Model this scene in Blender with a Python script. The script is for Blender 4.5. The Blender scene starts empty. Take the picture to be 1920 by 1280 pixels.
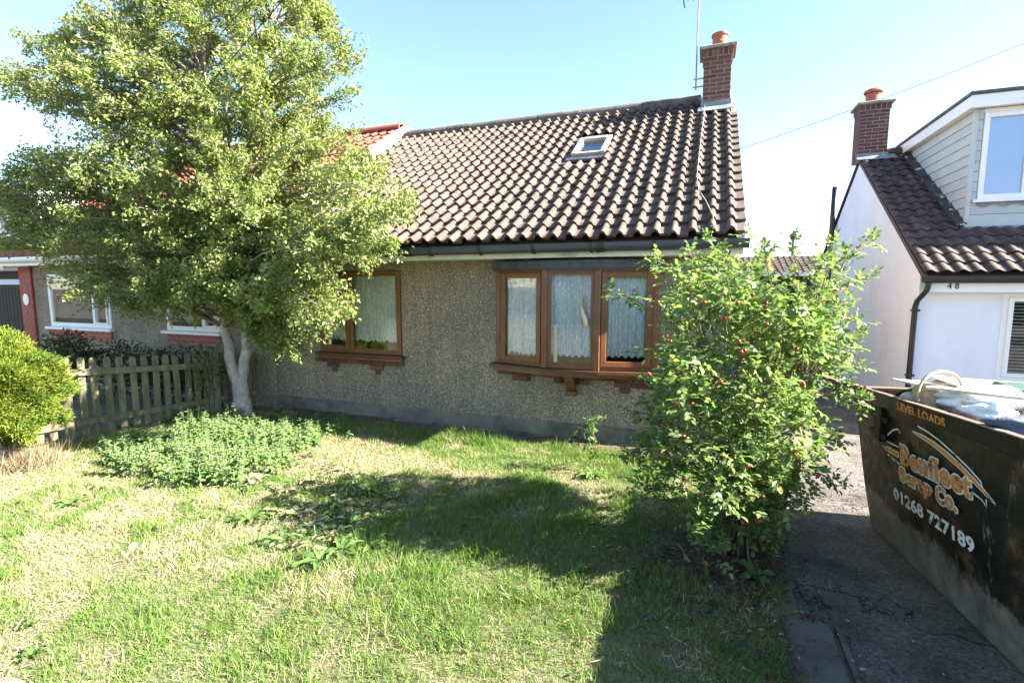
import bpy, bmesh, math, random
import numpy as np
from mathutils import Vector, Matrix, Euler
R = math.radians
random.seed(7)
rng = np.random.default_rng(11)
scene = bpy.context.scene
C = scene.collection

# ------------------------------------------------------------------ camera, sky, sun, exposure
YAW, PITCH, HC, FPX = R(20.7), R(6.4), 1.8, 950.0
cam_d = bpy.data.cameras.new("camera")
cam = bpy.data.objects.new("camera", cam_d)
C.objects.link(cam)
cam.location = (0, 0, HC)
cam.rotation_euler = (R(90) - PITCH, 0, YAW)
cam_d.sensor_width = 36
cam_d.lens = FPX / 1920 * 36
cam_d.clip_start = 0.05
cam_d.clip_end = 2000
scene.camera = cam

TO_SUN = Vector((1.55, 0.2, 1.0)).normalized()
world = bpy.data.worlds.new("World")
scene.world = world
world.use_nodes = True
wn = world.node_tree
bg = wn.nodes["Background"]
sky = wn.nodes.new("ShaderNodeTexSky")
sky.sky_type = 'NISHITA'
sky.sun_disc = False
sky.sun_elevation = math.asin(TO_SUN.z)
sky.sun_rotation = math.atan2(TO_SUN.x, TO_SUN.y)
sky.air_density = 1.0
sky.dust_density = 0.35
sky.ozone_density = 2.2
wn.links.new(sky.outputs[0], bg.inputs[0])
bg.inputs[1].default_value = 0.063
sun_d = bpy.data.lights.new("sun", 'SUN')
sun_d.energy = 5.0
sun_d.angle = R(0.53)
sun_d.color = (1.0, 0.94, 0.84)
sun = bpy.data.objects.new("sun", sun_d)
C.objects.link(sun)
sun.location = (20, 3, 15)
sun.rotation_euler = TO_SUN.to_track_quat('Z', 'Y').to_euler()
scene.view_settings.view_transform = 'Standard'
scene.view_settings.look = 'None'
scene.view_settings.exposure = 2.88
scene.view_settings.gamma = 1.0
scene.view_settings.use_curve_mapping = False
scene.cycles.use_denoising = True
scene.cycles.max_bounces = 8
scene.cycles.transparent_max_bounces = 16
scene.render.engine = 'CYCLES'

# ------------------------------------------------------------------ helpers
FW = np.array([-math.sin(YAW) * math.cos(PITCH), math.cos(YAW) * math.cos(PITCH), -math.sin(PITCH)])
RT = np.array([math.cos(YAW), math.sin(YAW), 0.0])
UP = np.cross(RT, FW)
CC = np.array([0, 0, HC])
def ray(x, y): return FW * FPX + RT * (x - 960) - UP * (y - 640)
def at(x, y, depth): return CC + ray(x, y) * (depth / FPX)      # point seen at (x, y), `depth` metres along the view axis
def gnd(x, y, z=0.0):
    d = ray(x, y); return CC + d * ((z - HC) / d[2])
def wallp(x, y, Y):
    d = ray(x, y); return CC + d * (Y / d[1])
def px(p):
    v = np.asarray(p, float) - CC; k = v @ FW
    return 960 + FPX * (v @ RT) / k, 640 - FPX * (v @ UP) / k

def org(o):
    v = Vector((0, 0, 0))
    while o is not None:
        v = v + o.location; o = o.parent
    return v
def tag(o, label=None, cat=None, group=None, kind=None):
    if label: o["label"] = label
    if cat: o["category"] = cat
    if group: o["group"] = group
    if kind: o["kind"] = kind
    return o
def thing(name, loc, label, cat, group=None):
    o = bpy.data.objects.new(name, None); o.empty_display_size = 0.1
    o.location = loc; C.objects.link(o)
    return tag(o, label, cat, group)

class MB:
    def __init__(s): s.v = []; s.f = []; s.smooth = False
    def add(s, vs, fs):
        b = len(s.v); s.v += [tuple(map(float, p)) for p in vs]; s.f += [tuple(i + b for i in f) for f in fs]; return s
    def box(s, x0, x1, y0, y1, z0, z1, M=None, bev=0.0):
        if bev > 0:
            bm = bmesh.new()
            bmesh.ops.create_cube(bm, size=1)
            for v in bm.verts:
                v.co = ((x0 + x1) / 2 + v.co.x * (x1 - x0), (y0 + y1) / 2 + v.co.y * (y1 - y0), (z0 + z1) / 2 + v.co.z * (z1 - z0))
            bmesh.ops.bevel(bm, geom=bm.edges[:], offset=bev, segments=1, affect='EDGES')
            bm.verts.index_update()
            vs = [v.co.copy() for v in bm.verts]; fs = [[v.index for v in f.verts] for f in bm.faces]; bm.free()
        else:
            vs = [Vector(p) for p in ((x0, y0, z0), (x1, y0, z0), (x1, y1, z0), (x0, y1, z0), (x0, y0, z1), (x1, y0, z1), (x1, y1, z1), (x0, y1, z1))]
            fs = [(0, 3, 2, 1), (4, 5, 6, 7), (0, 1, 5, 4), (1, 2, 6, 5), (2, 3, 7, 6), (3, 0, 4, 7)]
        if M is not None: vs = [M @ v for v in vs]
        return s.add(vs, fs)
    def tube(s, pts, rad, n=8, cap=True):
        pts = [Vector(p) for p in pts]; k = len(pts)
        if not isinstance(rad, (list, tuple)): rad = [rad] * k
        ref = Vector((0, 0, 1)) if abs((pts[-1] - pts[0]).normalized().z) < 0.9 else Vector((1, 0, 0))
        vs = []
        for i, p in enumerate(pts):
            t = (pts[min(i + 1, k - 1)] - pts[max(i - 1, 0)]).normalized()
            a = t.cross(ref)
            if a.length < 1e-4: a = t.cross(Vector((0, 1, 0)))
            a.normalize(); b = t.cross(a)
            for j in range(n):
                w = 2 * math.pi * j / n
                vs.append(p + (a * math.cos(w) + b * math.sin(w)) * rad[i])
        fs = [(i * n + j, i * n + (j + 1) % n, (i + 1) * n + (j + 1) % n, (i + 1) * n + j) for i in range(k - 1) for j in range(n)]
        if cap: fs += [tuple(range(n))[::-1], tuple((k - 1) * n + j for j in range(n))]
        return s.add(vs, fs)
    def lathe(s, prof, c=(0, 0, 0), n=20):
        vs = []; m = len(prof)
        for r, z in prof:
            for j in range(n):
                w = 2 * math.pi * j / n; vs.append((c[0] + r * math.cos(w), c[1] + r * math.sin(w), c[2] + z))
        fs = [(i * n + j, i * n + (j + 1) % n, (i + 1) * n + (j + 1) % n, (i + 1) * n + j) for i in range(m - 1) for j in range(n)]
        fs += [tuple(range(n))[::-1], tuple((m - 1) * n + j for j in range(n))]
        return s.add(vs, fs)
    def prism(s, poly, off):                      # poly: 3-D points of a planar polygon, off: extrusion vector
        n = len(poly); off = Vector(off)
        vs = [Vector(p) for p in poly] + [Vector(p) + off for p in poly]
        fs = [tuple(range(n))[::-1], tuple(range(n, 2 * n))] + [(i, (i + 1) % n, n + (i + 1) % n, n + i) for i in range(n)]
        return s.add(vs, fs)
    def mesh(s, name, o=Vector((0, 0, 0)), recalc=True):
        me = bpy.data.meshes.new(name)
        me.from_pydata([(v[0] - o[0], v[1] - o[1], v[2] - o[2]) for v in s.v], [], s.f)
        if recalc:
            bm = bmesh.new(); bm.from_mesh(me); bmesh.ops.recalc_face_normals(bm, faces=bm.faces[:]); bm.to_mesh(me); bm.free()
        return me
    def build(s, name, mat, parent=None, smooth=False, loc=None, label=None, recalc=True):
        o0 = org(parent)
        l = Vector(loc) if loc is not None else o0
        me = s.mesh(name, l, recalc); me.materials.append(mat)
        if smooth: me.shade_smooth()
        o = bpy.data.objects.new(name, me); C.objects.link(o)
        o.parent = parent; o.location = l - o0
        if label: o["label"] = label
        return o
def inst(name, me, parent, loc, rot=(0, 0, 0), scale=(1, 1, 1)):
    o = bpy.data.objects.new(name, me); C.objects.link(o); o.parent = parent
    o.location = Vector(loc) - org(parent) if parent else Vector(loc)
    o.rotation_euler = rot; o.scale = scale
    return o

def raw_mesh(name, verts, faces, mat, cols=None, parent=None, smooth=False):     # faces: (N, k) int array, verts (V, 3)
    me = bpy.data.meshes.new(name)
    o0 = np.array(org(parent)) if parent else np.zeros(3)
    v = np.ascontiguousarray(verts - o0, dtype=np.float32); f = np.ascontiguousarray(faces, dtype=np.int32)
    me.vertices.add(len(v)); me.vertices.foreach_set("co", v.ravel())
    me.loops.add(f.size); me.loops.foreach_set("vertex_index", f.ravel())
    me.polygons.add(len(f)); me.polygons.foreach_set("loop_start", np.arange(len(f), dtype=np.int32) * f.shape[1])
    if cols is not None:
        a = me.attributes.new("Col", 'FLOAT_COLOR', 'POINT')
        c = np.ones((len(v), 4), np.float32); c[:, :3] = cols; a.data.foreach_set("color", c.ravel())
    me.update(calc_edges=True); me.validate()
    if smooth: me.shade_smooth()
    me.materials.append(mat)
    o = bpy.data.objects.new(name, me); C.objects.link(o); o.parent = parent
    return o
def unit(a): return a / np.maximum(np.linalg.norm(a, axis=-1, keepdims=True), 1e-9)
SHAPES = {
    'diamond': (np.array([(0, 0, 0), (.45, .5, .14), (1, 0, -.05), (.45, -.5, .14)]), np.array([(0, 2, 1), (0, 3, 2)])),
    'oval': (np.array([(0, 0, 0), (.28, .44, .10), (.68, .40, .08), (1, 0, -.14), (.68, -.40, .08), (.28, -.44, .10), (.5, 0, -.01)]),
             np.array([(0, 6, 1), (1, 6, 2), (2, 6, 3), (0, 5, 6), (5, 4, 6), (4, 3, 6)])),
    'blade': (np.array([(0, .5, 0), (0, -.5, 0), (.5, .38, .10), (.5, -.38, .10), (1, 0, .34)]), np.array([(0, 1, 3), (0, 3, 2), (2, 3, 4)])),
}
def leaves(name, pos, d, nrm, L, Wd, col, mat, shape='diamond', parent=None, curl=1.0):
    T, F = SHAPES[shape]; n = len(pos)
    d = unit(d); s = unit(np.cross(d, nrm)); nn = np.cross(s, d)
    L = np.broadcast_to(np.asarray(L, float), (n,)); Wd = np.broadcast_to(np.asarray(Wd, float), (n,))
    v = (pos[:, None, :] + d[:, None, :] * (T[None, :, 0] * L[:, None])[..., None] + s[:, None, :] * (T[None, :, 1] * Wd[:, None])[..., None]
         + nn[:, None, :] * (T[None, :, 2] * L[:, None] * curl)[..., None])
    f = (F[None] + (np.arange(n) * len(T))[:, None, None]).reshape(-1, 3)
    cols = np.repeat(col, len(T), axis=0)
    return raw_mesh(name, v.reshape(-1, 3), f, mat, cols, parent)
def rdir(n, up=0.0):
    a = rng.normal(size=(n, 3)); a[:, 2] += up; return unit(a)
def vnoise(x, y, sc, seed=0):                    # value noise 0..1
    g = np.random.default_rng(seed).random((64, 64)); x = np.asarray(x) * sc + 100; y = np.asarray(y) * sc + 100
    i = np.floor(x).astype(int); j = np.floor(y).astype(int); u = x - i; w = y - j; u = u * u * (3 - 2 * u); w = w * w * (3 - 2 * w)
    G = lambda a, b: g[a % 64, b % 64]
    return (G(i, j) * (1 - u) + G(i + 1, j) * u) * (1 - w) + (G(i, j + 1) * (1 - u) + G(i + 1, j + 1) * u) * w
def fbm(x, y, sc, seed=0):
    return (vnoise(x, y, sc, seed) * .5 + vnoise(x, y, sc * 2.1, seed + 1) * .3 + vnoise(x, y, sc * 4.3, seed + 2) * .2)
def in_poly(x, y, P):
    P = np.asarray(P, float); r = np.zeros(np.shape(x), bool); j = len(P) - 1
    for i in range(len(P)):
        c = ((P[i, 1] > y) != (P[j, 1] > y)) & (x < (P[j, 0] - P[i, 0]) * (y - P[i, 1]) / (P[j, 1] - P[i, 1] + 1e-12) + P[i, 0])
        r ^= c; j = i
    return r

def smooth_path(pts, sub=4, jit=0.0, rg=random):
    P = [Vector(p) for p in pts]; out = []
    for i in range(len(P) - 1):
        p0, p1, p2, p3 = P[max(i - 1, 0)], P[i], P[i + 1], P[min(i + 2, len(P) - 1)]
        for k in range(sub):
            t = k / sub
            q = .5 * ((2 * p1) + (p2 - p0) * t + (2 * p0 - 5 * p1 + 4 * p2 - p3) * t * t + (3 * p1 - p0 - 3 * p2 + p3) * t ** 3)
            if jit and (i or k): q = q + Vector((rg.gauss(0, jit), rg.gauss(0, jit), rg.gauss(0, jit)))
            out.append(q)
    out.append(P[-1]); return out


# ------------------------------------------------------------------ materials
def base_mat(name):
    m = bpy.data.materials.new(name); m.use_nodes = True
    nt = m.node_tree; b = nt.nodes["Principled BSDF"]
    return m, nt, b
def vec(nt, rand=True, scale=(1, 1, 1)):
    tc = nt.nodes.new("ShaderNodeTexCoord"); oi = nt.nodes.new("ShaderNodeObjectInfo")
    mp = nt.nodes.new("ShaderNodeMapping"); mp.inputs['Scale'].default_value = scale
    nt.links.new(tc.outputs['Object'], mp.inputs[0])
    if not rand: return mp.outputs[0], oi
    mu = nt.nodes.new("ShaderNodeMath"); mu.operation = 'MULTIPLY'; mu.inputs[1].default_value = 43.0
    nt.links.new(oi.outputs['Random'], mu.inputs[0])
    ad = nt.nodes.new("ShaderNodeVectorMath"); ad.operation = 'ADD'
    nt.links.new(mp.outputs[0], ad.inputs[0]); nt.links.new(mu.outputs[0], ad.inputs[1])
    return ad.outputs[0], oi
def noise(nt, v, scale, detail=4, rough=.6):
    n = nt.nodes.new("ShaderNodeTexNoise"); n.inputs['Scale'].default_value = scale; n.inputs['Detail'].default_value = detail; n.inputs['Roughness'].default_value = rough
    nt.links.new(v, n.inputs['Vector']); return n.outputs[0]
def ramp(nt, f, stops):
    r = nt.nodes.new("ShaderNodeValToRGB"); e = r.color_ramp.elements
    while len(e) < len(stops): e.new(.5)
    for k, (p, c) in enumerate(stops): e[k].position = p; e[k].color = (*c, 1) if len(c) == 3 else c
    nt.links.new(f, r.inputs[0]); return r.outputs[0]
def mixc(nt, f, a, b, mode='MIX'):
    m = nt.nodes.new("ShaderNodeMix"); m.data_type = 'RGBA'; m.blend_type = mode
    for s, x in ((0, f), (6, a), (7, b)):
        if isinstance(x, (int, float)): m.inputs[s].default_value = x
        elif isinstance(x, tuple): m.inputs[s].default_value = (*x, 1)
        else: nt.links.new(x, m.inputs[s])
    return m.outputs[2]
def bump(nt, b, h, strength=.5, dist=.01):
    n = nt.nodes.new("ShaderNodeBump"); n.inputs['Strength'].default_value = strength; n.inputs['Distance'].default_value = dist
    nt.links.new(h, n.inputs['Height']); nt.links.new(n.outputs[0], b.inputs['Normal']); return n
def var_mat(name, c1, c2, scale=6, rough=.7, bmp=.4, bscale=None, bdist=.006, objvar=.0, third=None, tscale=2.0, tlo=.55, thi=.7, stretch=(1, 1, 1), metal=0, spec=.4, detail=6):
    m, nt, b = base_mat(name)
    v, oi = vec(nt, True, stretch)
    col = ramp(nt, noise(nt, v, scale, detail), [(.3, c1), (.7, c2)])
    if third: col = mixc(nt, ramp(nt, noise(nt, v, tscale, 5, .65), [(tlo, (0, 0, 0)), (thi, (1, 1, 1))]), col, third)
    if objvar:
        h = nt.nodes.new("ShaderNodeHueSaturation")
        mr = nt.nodes.new("ShaderNodeMapRange"); mr.inputs[3].default_value = 1 - objvar; mr.inputs[4].default_value = 1 + objvar
        nt.links.new(oi.outputs['Random'], mr.inputs[0]); nt.links.new(mr.outputs[0], h.inputs['Value']); nt.links.new(col, h.inputs['Color']); col = h.outputs[0]
    nt.links.new(col, b.inputs['Base Color'])
    b.inputs['Roughness'].default_value = rough; b.inputs['Metallic'].default_value = metal; b.inputs['Specular IOR Level'].default_value = spec
    if bmp: bump(nt, b, noise(nt, v, bscale or scale * 4, 5), bmp, bdist)
    return m
def leaf_mat(name, trans=.38, rough=.45, spec=.35, tint=(1.0, 1.1, .55)):
    m, nt, b = base_mat(name)
    a = nt.nodes.new("ShaderNodeAttribute"); a.attribute_name = "Col"
    nt.links.new(a.outputs['Color'], b.inputs['Base Color'])
    b.inputs['Roughness'].default_value = rough; b.inputs['Specular IOR Level'].default_value = spec
    t = nt.nodes.new("ShaderNodeBsdfTranslucent")
    nt.links.new(mixc(nt, 1.0, a.outputs['Color'], tint, 'MULTIPLY'), t.inputs[0])
    x = nt.nodes.new("ShaderNodeMixShader"); x.inputs[0].default_value = trans
    nt.links.new(b.outputs[0], x.inputs[1]); nt.links.new(t.outputs[0], x.inputs[2])
    nt.links.new(x.outputs[0], nt.nodes["Material Output"].inputs[0])
    return m

def pebbledash(name):
    m, nt, b = base_mat(name)
    v, _ = vec(nt, False)
    vo = nt.nodes.new("ShaderNodeTexVoronoi"); vo.inputs['Scale'].default_value = 88; nt.links.new(v, vo.inputs['Vector'])
    sx = nt.nodes.new("ShaderNodeSeparateColor"); nt.links.new(vo.outputs['Color'], sx.inputs[0])
    peb = ramp(nt, sx.outputs[0], [(.0, (.22, .185, .145)), (.35, (.33, .28, .22)), (.6, (.41, .355, .285)), (.8, (.50, .445, .37)), (1.0, (.68, .64, .57))])
    dark = ramp(nt, vo.outputs['Distance'], [(.34, (0, 0, 0)), (.66, (1, 1, 1))])
    col = mixc(nt, dark, peb, (.19, .16, .125))
    st = ramp(nt, noise(nt, v, 1.1, 5, .65), [(.35, (.74, .74, .74)), (.7, (1.14, 1.08, 1.02))])
    col = mixc(nt, 1.0, col, st, 'MULTIPLY')
    vst, _ = vec(nt, False, (7, 7, .55)); col = mixc(nt, 1.0, col, ramp(nt, noise(nt, vst, 1.3, 4, .6), [(.28, (.86, .86, .85)), (.55, (1.06, 1.06, 1.05))]), 'MULTIPLY')
    col = mixc(nt, 1.0, col, (.99, .955, .915), 'MULTIPLY'); nt.links.new(col, b.inputs['Base Color']); b.inputs['Roughness'].default_value = .85
    inv = nt.nodes.new("ShaderNodeMath"); inv.operation = 'SUBTRACT'; inv.inputs[0].default_value = 1; nt.links.new(vo.outputs['Distance'], inv.inputs[1])
    bump(nt, b, inv.outputs[0], .9, .008)
    return m
def glass_mat(name, tint=(.99, 1.0, 1.0), refl=1.0):
    m, nt, b = base_mat(name); nt.nodes.remove(b)
    fr = nt.nodes.new("ShaderNodeFresnel"); fr.inputs[0].default_value = 1.52
    mu = nt.nodes.new("ShaderNodeMath"); mu.operation = 'MULTIPLY_ADD'; mu.inputs[1].default_value = .95 * refl; mu.inputs[2].default_value = .0; mu.use_clamp = True
    nt.links.new(fr.outputs[0], mu.inputs[0])
    t = nt.nodes.new("ShaderNodeBsdfTransparent"); t.inputs[0].default_value = (*tint, 1)
    g = nt.nodes.new("ShaderNodeBsdfGlossy"); g.inputs['Roughness'].default_value = .015; g.inputs[0].default_value = (1, 1, 1, 1)
    x = nt.nodes.new("ShaderNodeMixShader")
    nt.links.new(mu.outputs[0], x.inputs[0]); nt.links.new(t.outputs[0], x.inputs[1]); nt.links.new(g.outputs[0], x.inputs[2])
    nt.links.new(x.outputs[0], nt.nodes["Material Output"].inputs[0])
    return m
def lace_mat(name, col=(.87, .94, 1.0)):
    m, nt, b = base_mat(name)
    v, _ = vec(nt, False)
    b.inputs['Base Color'].default_value = (*col, 1); b.inputs['Roughness'].default_value = .9
    vo = nt.nodes.new("ShaderNodeTexVoronoi"); vo.inputs['Scale'].default_value = 26; nt.links.new(v, vo.inputs['Vector'])
    wv = nt.nodes.new("ShaderNodeTexWave"); wv.inputs['Scale'].default_value = 9; wv.inputs['Distortion'].default_value = 6; wv.inputs['Detail'].default_value = 1; wv.inputs['Detail Scale'].default_value = 2
    nt.links.new(v, wv.inputs['Vector'])
    mm = nt.nodes.new("ShaderNodeMath"); mm.operation = 'ADD'; nt.links.new(vo.outputs['Distance'], mm.inputs[0]); nt.links.new(wv.outputs[1], mm.inputs[1])
    fac = ramp(nt, mm.outputs[0], [(.35, (.0, .0, .0)), (.9, (.30, .30, .30))])
    tr = nt.nodes.new("ShaderNodeBsdfTransparent"); tl = nt.nodes.new("ShaderNodeBsdfTranslucent"); tl.inputs[0].default_value = (*col, 1)
    x1 = nt.nodes.new("ShaderNodeMixShader"); x1.inputs[0].default_value = .12
    nt.links.new(b.outputs[0], x1.inputs[1]); nt.links.new(tl.outputs[0], x1.inputs[2])
    x = nt.nodes.new("ShaderNodeMixShader"); nt.links.new(fac, x.inputs[0]); nt.links.new(x1.outputs[0], x.inputs[1]); nt.links.new(tr.outputs[0], x.inputs[2])
    nt.links.new(x.outputs[0], nt.nodes["Material Output"].inputs[0])
    return m
def skip_paint(name):
    m, nt, b = base_mat(name)
    v, _ = vec(nt, False)
    sep = nt.nodes.new("ShaderNodeSeparateXYZ"); nt.links.new(v, sep.inputs[0])
    vs, _ = vec(nt, False, (6, 6, 1.2))
    n1 = noise(nt, v, 3.2, 8, .7); n2 = noise(nt, vs, 2.2, 6, .7); n3 = noise(nt, v, 14, 6, .65); n4 = noise(nt, v, 1.6, 4, .6)
    black = ramp(nt, n3, [(.3, (.006, .006, .006)), (.7, (.016, .015, .013))])
    moss = mixc(nt, ramp(nt, n4, [(.52, (0, 0, 0)), (.75, (1, 1, 1))]), black, (.040, .034, .020))
    rust = ramp(nt, n3, [(.3, (.055, .03, .016)), (.7, (.13, .065, .032))])
    c1 = mixc(nt, ramp(nt, n1, [(.55, (0, 0, 0)), (.63, (.9, .9, .9))]), moss, rust)
    pale = ramp(nt, n3, [(.3, (.16, .14, .11)), (.7, (.30, .27, .23))])
    c2 = mixc(nt, ramp(nt, n2, [(.61, (0, 0, 0)), (.68, (.8, .8, .8))]), c1, pale)
    # worn bare band along the bottom: object z plus noise
    ma = nt.nodes.new("ShaderNodeMath"); ma.operation = 'MULTIPLY_ADD'; ma.inputs[1].default_value = .55; nt.links.new(mixc(nt, .35, noise(nt, v, 2.6, 9, .72), n2), ma.inputs[0]); nt.links.new(sep.outputs[2], ma.inputs[2])
    low = ramp(nt, ma.outputs[0], [(.53, (1, 1, 1)), (.57, (0, 0, 0))])
    dirt = ramp(nt, noise(nt, v, 7, 6, .7), [(.3, (.055, .047, .037)), (.5, (.14, .122, .098)), (.72, (.22, .19, .15))])
    c3 = mixc(nt, low, c2, dirt)
    nt.links.new(c3, b.inputs['Base Color'])
    nt.links.new(ramp(nt, n3, [(.3, (.38, .38, .38)), (.7, (.7, .7, .7))]), b.inputs['Roughness']); b.inputs['Specular IOR Level'].default_value = .16
    bump(nt, b, n3, .25, .004)
    return m

MAT = {}
MAT['dash'] = pebbledash('pebbledash')
MAT['plinth'] = var_mat('cement_render', (.15, .128, .10), (.235, .205, .165), 5, .85, .4, 60, .004, third=(.085, .083, .068), tscale=2.2, tlo=.46, thi=.66)
MAT['tile'] = var_mat('concrete_tile', (.064, .045, .036), (.112, .080, .064), 9, .85, .5, 90, .003, .16, third=(.23, .21, .165), tscale=19, tlo=.60, thi=.70)
MAT['ridge'] = var_mat('ridge_tile', (.075, .065, .06), (.15, .13, .115), 8, .85, .5, 60, .004, .2, third=(.33, .31, .27), tscale=9, tlo=.62, thi=.72)
MAT['tile48'] = var_mat('dark_tile', (.045, .031, .029), (.095, .064, .056), 7, .8, .4, 80, .003, .3, third=(.15, .115, .10), tscale=6, tlo=.62, thi=.75)
MAT['redtile'] = var_mat('red_tile', (.20, .050, .034), (.30, .085, .056), 6, .75, .3, 60, .003, .15)
MAT['brick'] = var_mat('red_brick', (.095, .040, .032), (.165, .070, .053), 14, .85, .5, 70, .004, .28)
MAT['brick48'] = var_mat('dark_brick', (.075, .034, .032), (.125, .055, .047), 14, .85, .5, 70, .004, .28)
MAT['paintbrick'] = var_mat('red_painted_brick', (.25, .045, .035), (.33, .07, .05), 8, .6, .4, 30, .004, .1)
MAT['mortar'] = var_mat('mortar', (.28, .26, .23), (.42, .39, .35), 12, .9, .4, 60, .004)
MAT['oak'] = var_mat('brown_frame', (.125, .048, .018), (.205, .083, .031), 5, .38, .12, 30, .002, .06, stretch=(1, 1, 1), spec=.5)
MAT['oakdark'] = var_mat('dark_brown_sill', (.06, .026, .014), (.105, .045, .022), 6, .4, .15, 30, .002, spec=.5)
MAT['white'] = var_mat('white_plastic', (.74, .75, .76), (.82, .82, .82), 3, .35, .0)
MAT['cream'] = var_mat('weathered_white_paint', (.55, .55, .50), (.72, .71, .66), 5, .55, .15, 40, .002, third=(.38, .40, .34), tscale=3)
MAT['render'] = var_mat('white_render', (.685, .72, .80), (.745, .775, .845), 2.2, .85, .35, 70, .004, third=(.665, .68, .715), tscale=1.4, stretch=(1.4, 1.4, .6))
MAT['gutter'] = var_mat('gutter_plastic', (.030, .038, .052), (.050, .060, .080), 6, .28, .1, 30, .002, spec=.6)
MAT['black'] = var_mat('black_plastic', (.012, .012, .014), (.028, .028, .032), 6, .32, .1, 30, .002, spec=.5)
MAT['lead'] = var_mat('lead', (.12, .13, .15), (.25, .27, .30), 5, .45, .35, 14, .01, third=(.48, .50, .53), tscale=4, tlo=.6, thi=.72)
MAT['darklead'] = var_mat('dark_felt', (.035, .04, .05), (.075, .085, .10), 5, .5, .3, 14, .006, third=(.22, .25, .29), tscale=5, tlo=.62, thi=.7, stretch=(3, 1, .5))
MAT['clay'] = var_mat('clay_pot', (.24, .07, .042), (.33, .11, .07), 6, .7, .3, 40, .003)
MAT['capc'] = var_mat('weathered_concrete', (.20, .19, .16), (.34, .32, .27), 9, .9, .5, 50, .006, third=(.10, .10, .075), tscale=6)
MAT['glass'] = glass_mat('window_glass')
MAT['lace'] = lace_mat('net_lace')
MAT['blind'] = var_mat('pink_blind', (.82, .66, .62), (.88, .73, .69), 3, .9, 0)
MAT['curt'] = var_mat('bedroom_blind', (.46, .62, .92), (.52, .68, .96), 2, .9, 0)
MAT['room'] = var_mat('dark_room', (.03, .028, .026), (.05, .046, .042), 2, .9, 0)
MAT['soil'] = var_mat('soil', (.055, .04, .028), (.13, .10, .07), 9, .95, .8, 30, .02)
MAT['drive'] = var_mat('worn_concrete_drive', (.060, .052, .045), (.215, .19, .165), 42, .9, 1.0, 60, .016, third=(.05, .044, .038), tscale=3.2, tlo=.42, thi=.72)
MAT['slab'] = var_mat('concrete_slab', (.075, .068, .06), (.145, .132, .12), 10, .9, .5, 70, .005, third=(.05, .05, .035), tscale=5, tlo=.42, thi=.62)
MAT['fence'] = var_mat('weathered_fence_wood', (.12, .10, .06), (.225, .19, .12), 7, .85, .5, 26, .004, .14, third=(.065, .085, .03), tscale=4, tlo=.45, thi=.68, stretch=(4, 4, .8))
MAT['bark'] = var_mat('pale_bark', (.26, .23, .205), (.48, .43, .39), 16, .9, .7, 34, .01, third=(.60, .55, .50), tscale=6)
MAT['twig'] = var_mat('twig_bark', (.12, .098, .08), (.25, .215, .18), 12, .9, .4)
MAT['cane'] = var_mat('red_cane', (.20, .055, .035), (.30, .12, .06), 8, .6, .2)
MAT['oldcane'] = var_mat('brown_cane', (.09, .06, .04), (.18, .13, .08), 12, .85, .5)
MAT['hip'] = var_mat('rose_hip', (.17, .006, .005), (.26, .014, .008), 4, .25, 0, spec=.6)
MAT['grass'] = leaf_mat('grass_blade', .34, .55, .25, (1.0, 1.05, .5))
MAT['leaf'] = leaf_mat('tree_leaf', .48, .45, .3, (1.05, 1.1, .6))
MAT['rleaf'] = leaf_mat('rose_leaf', .52, .42, .35, (1.05, 1.1, .6))
MAT['nettle'] = leaf_mat('nettle_leaf', .32, .55, .3, (.9, 1.1, .5))
MAT['conifer'] = leaf_mat('golden_conifer', .30, .6, .2, (1.0, 1.05, .4))
MAT['skip'] = skip_paint('skip_paint')
MAT['lug'] = var_mat('lug_steel', (.008, .008, .008), (.016, .015, .014), 8, .6, .2, spec=.12)
MAT['rust'] = var_mat('rusty_rim', (.10, .055, .03), (.20, .13, .09), 9, .75, .5, 40, .004, third=(.34, .29, .24), tscale=5)
MAT['plaster'] = var_mat('broken_plaster', (.34, .32, .29), (.58, .56, .52), 14, .9, .5, 40, .006, third=(.24, .11, .08), tscale=5, tlo=.58, thi=.62)
MAT['skipin'] = var_mat('rusty_inside', (.08, .05, .035), (.15, .09, .06), 5, .85, .4)
MAT['orange'] = var_mat('orange_lettering', (.52, .17, .03), (.62, .24, .05), 20, .6, .1, third=(.07, .045, .028), tscale=15, tlo=.555, thi=.625)
MAT['wlet'] = var_mat('white_lettering', (.60, .62, .62), (.72, .73, .73), 20, .6, .1, third=(.06, .055, .045), tscale=14, tlo=.57, thi=.64)
MAT['clad'] = var_mat('grey_green_cladding', (.40, .445, .45), (.47, .51, .515), 2, .6, .15, 30, .002, .04)
MAT['steel'] = var_mat('galvanised_steel', (.25, .26, .28), (.40, .41, .43), 9, .4, .1, metal=.8)
MAT['ply'] = var_mat('pale_board', (.60, .55, .46), (.72, .67, .58), 5, .7, .15, stretch=(1, 6, 1))
MAT['straw'] = var_mat('wicker', (.36, .27, .17), (.55, .44, .30), 30, .8, .5, 60, .004)
MAT['bag'] = var_mat('white_plastic_bag', (.66, .68, .70), (.80, .81, .82), 9, .3, .8, 14, .03)
MAT['denim'] = var_mat('blue_cloth', (.045, .055, .08), (.10, .12, .16), 7, .8, .6, 14, .02)
MAT['greenbox'] = var_mat('dark_green_plastic', (.03, .075, .055), (.06, .12, .09), 5, .5, .2)
MAT['ivory'] = var_mat('ivory_light', (.66, .52, .36), (.78, .64, .47), 8, .5, .2)  # warm pale tone for the light shapes in the middle pane
MAT['gate'] = var_mat('dark_stained_board', (.014, .009, .007), (.028, .018, .013), 6, .7, .4, 26, .004, .2, stretch=(5, 5, .8))
MAT['polyc'] = var_mat('pale_corrugated_sheet', (.62, .66, .62), (.74, .77, .73), 4, .45, .1)
MAT['yellow'] = var_mat('yellow_petal', (.75, .45, .02), (.85, .58, .04), 20, .6, 0)
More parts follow.
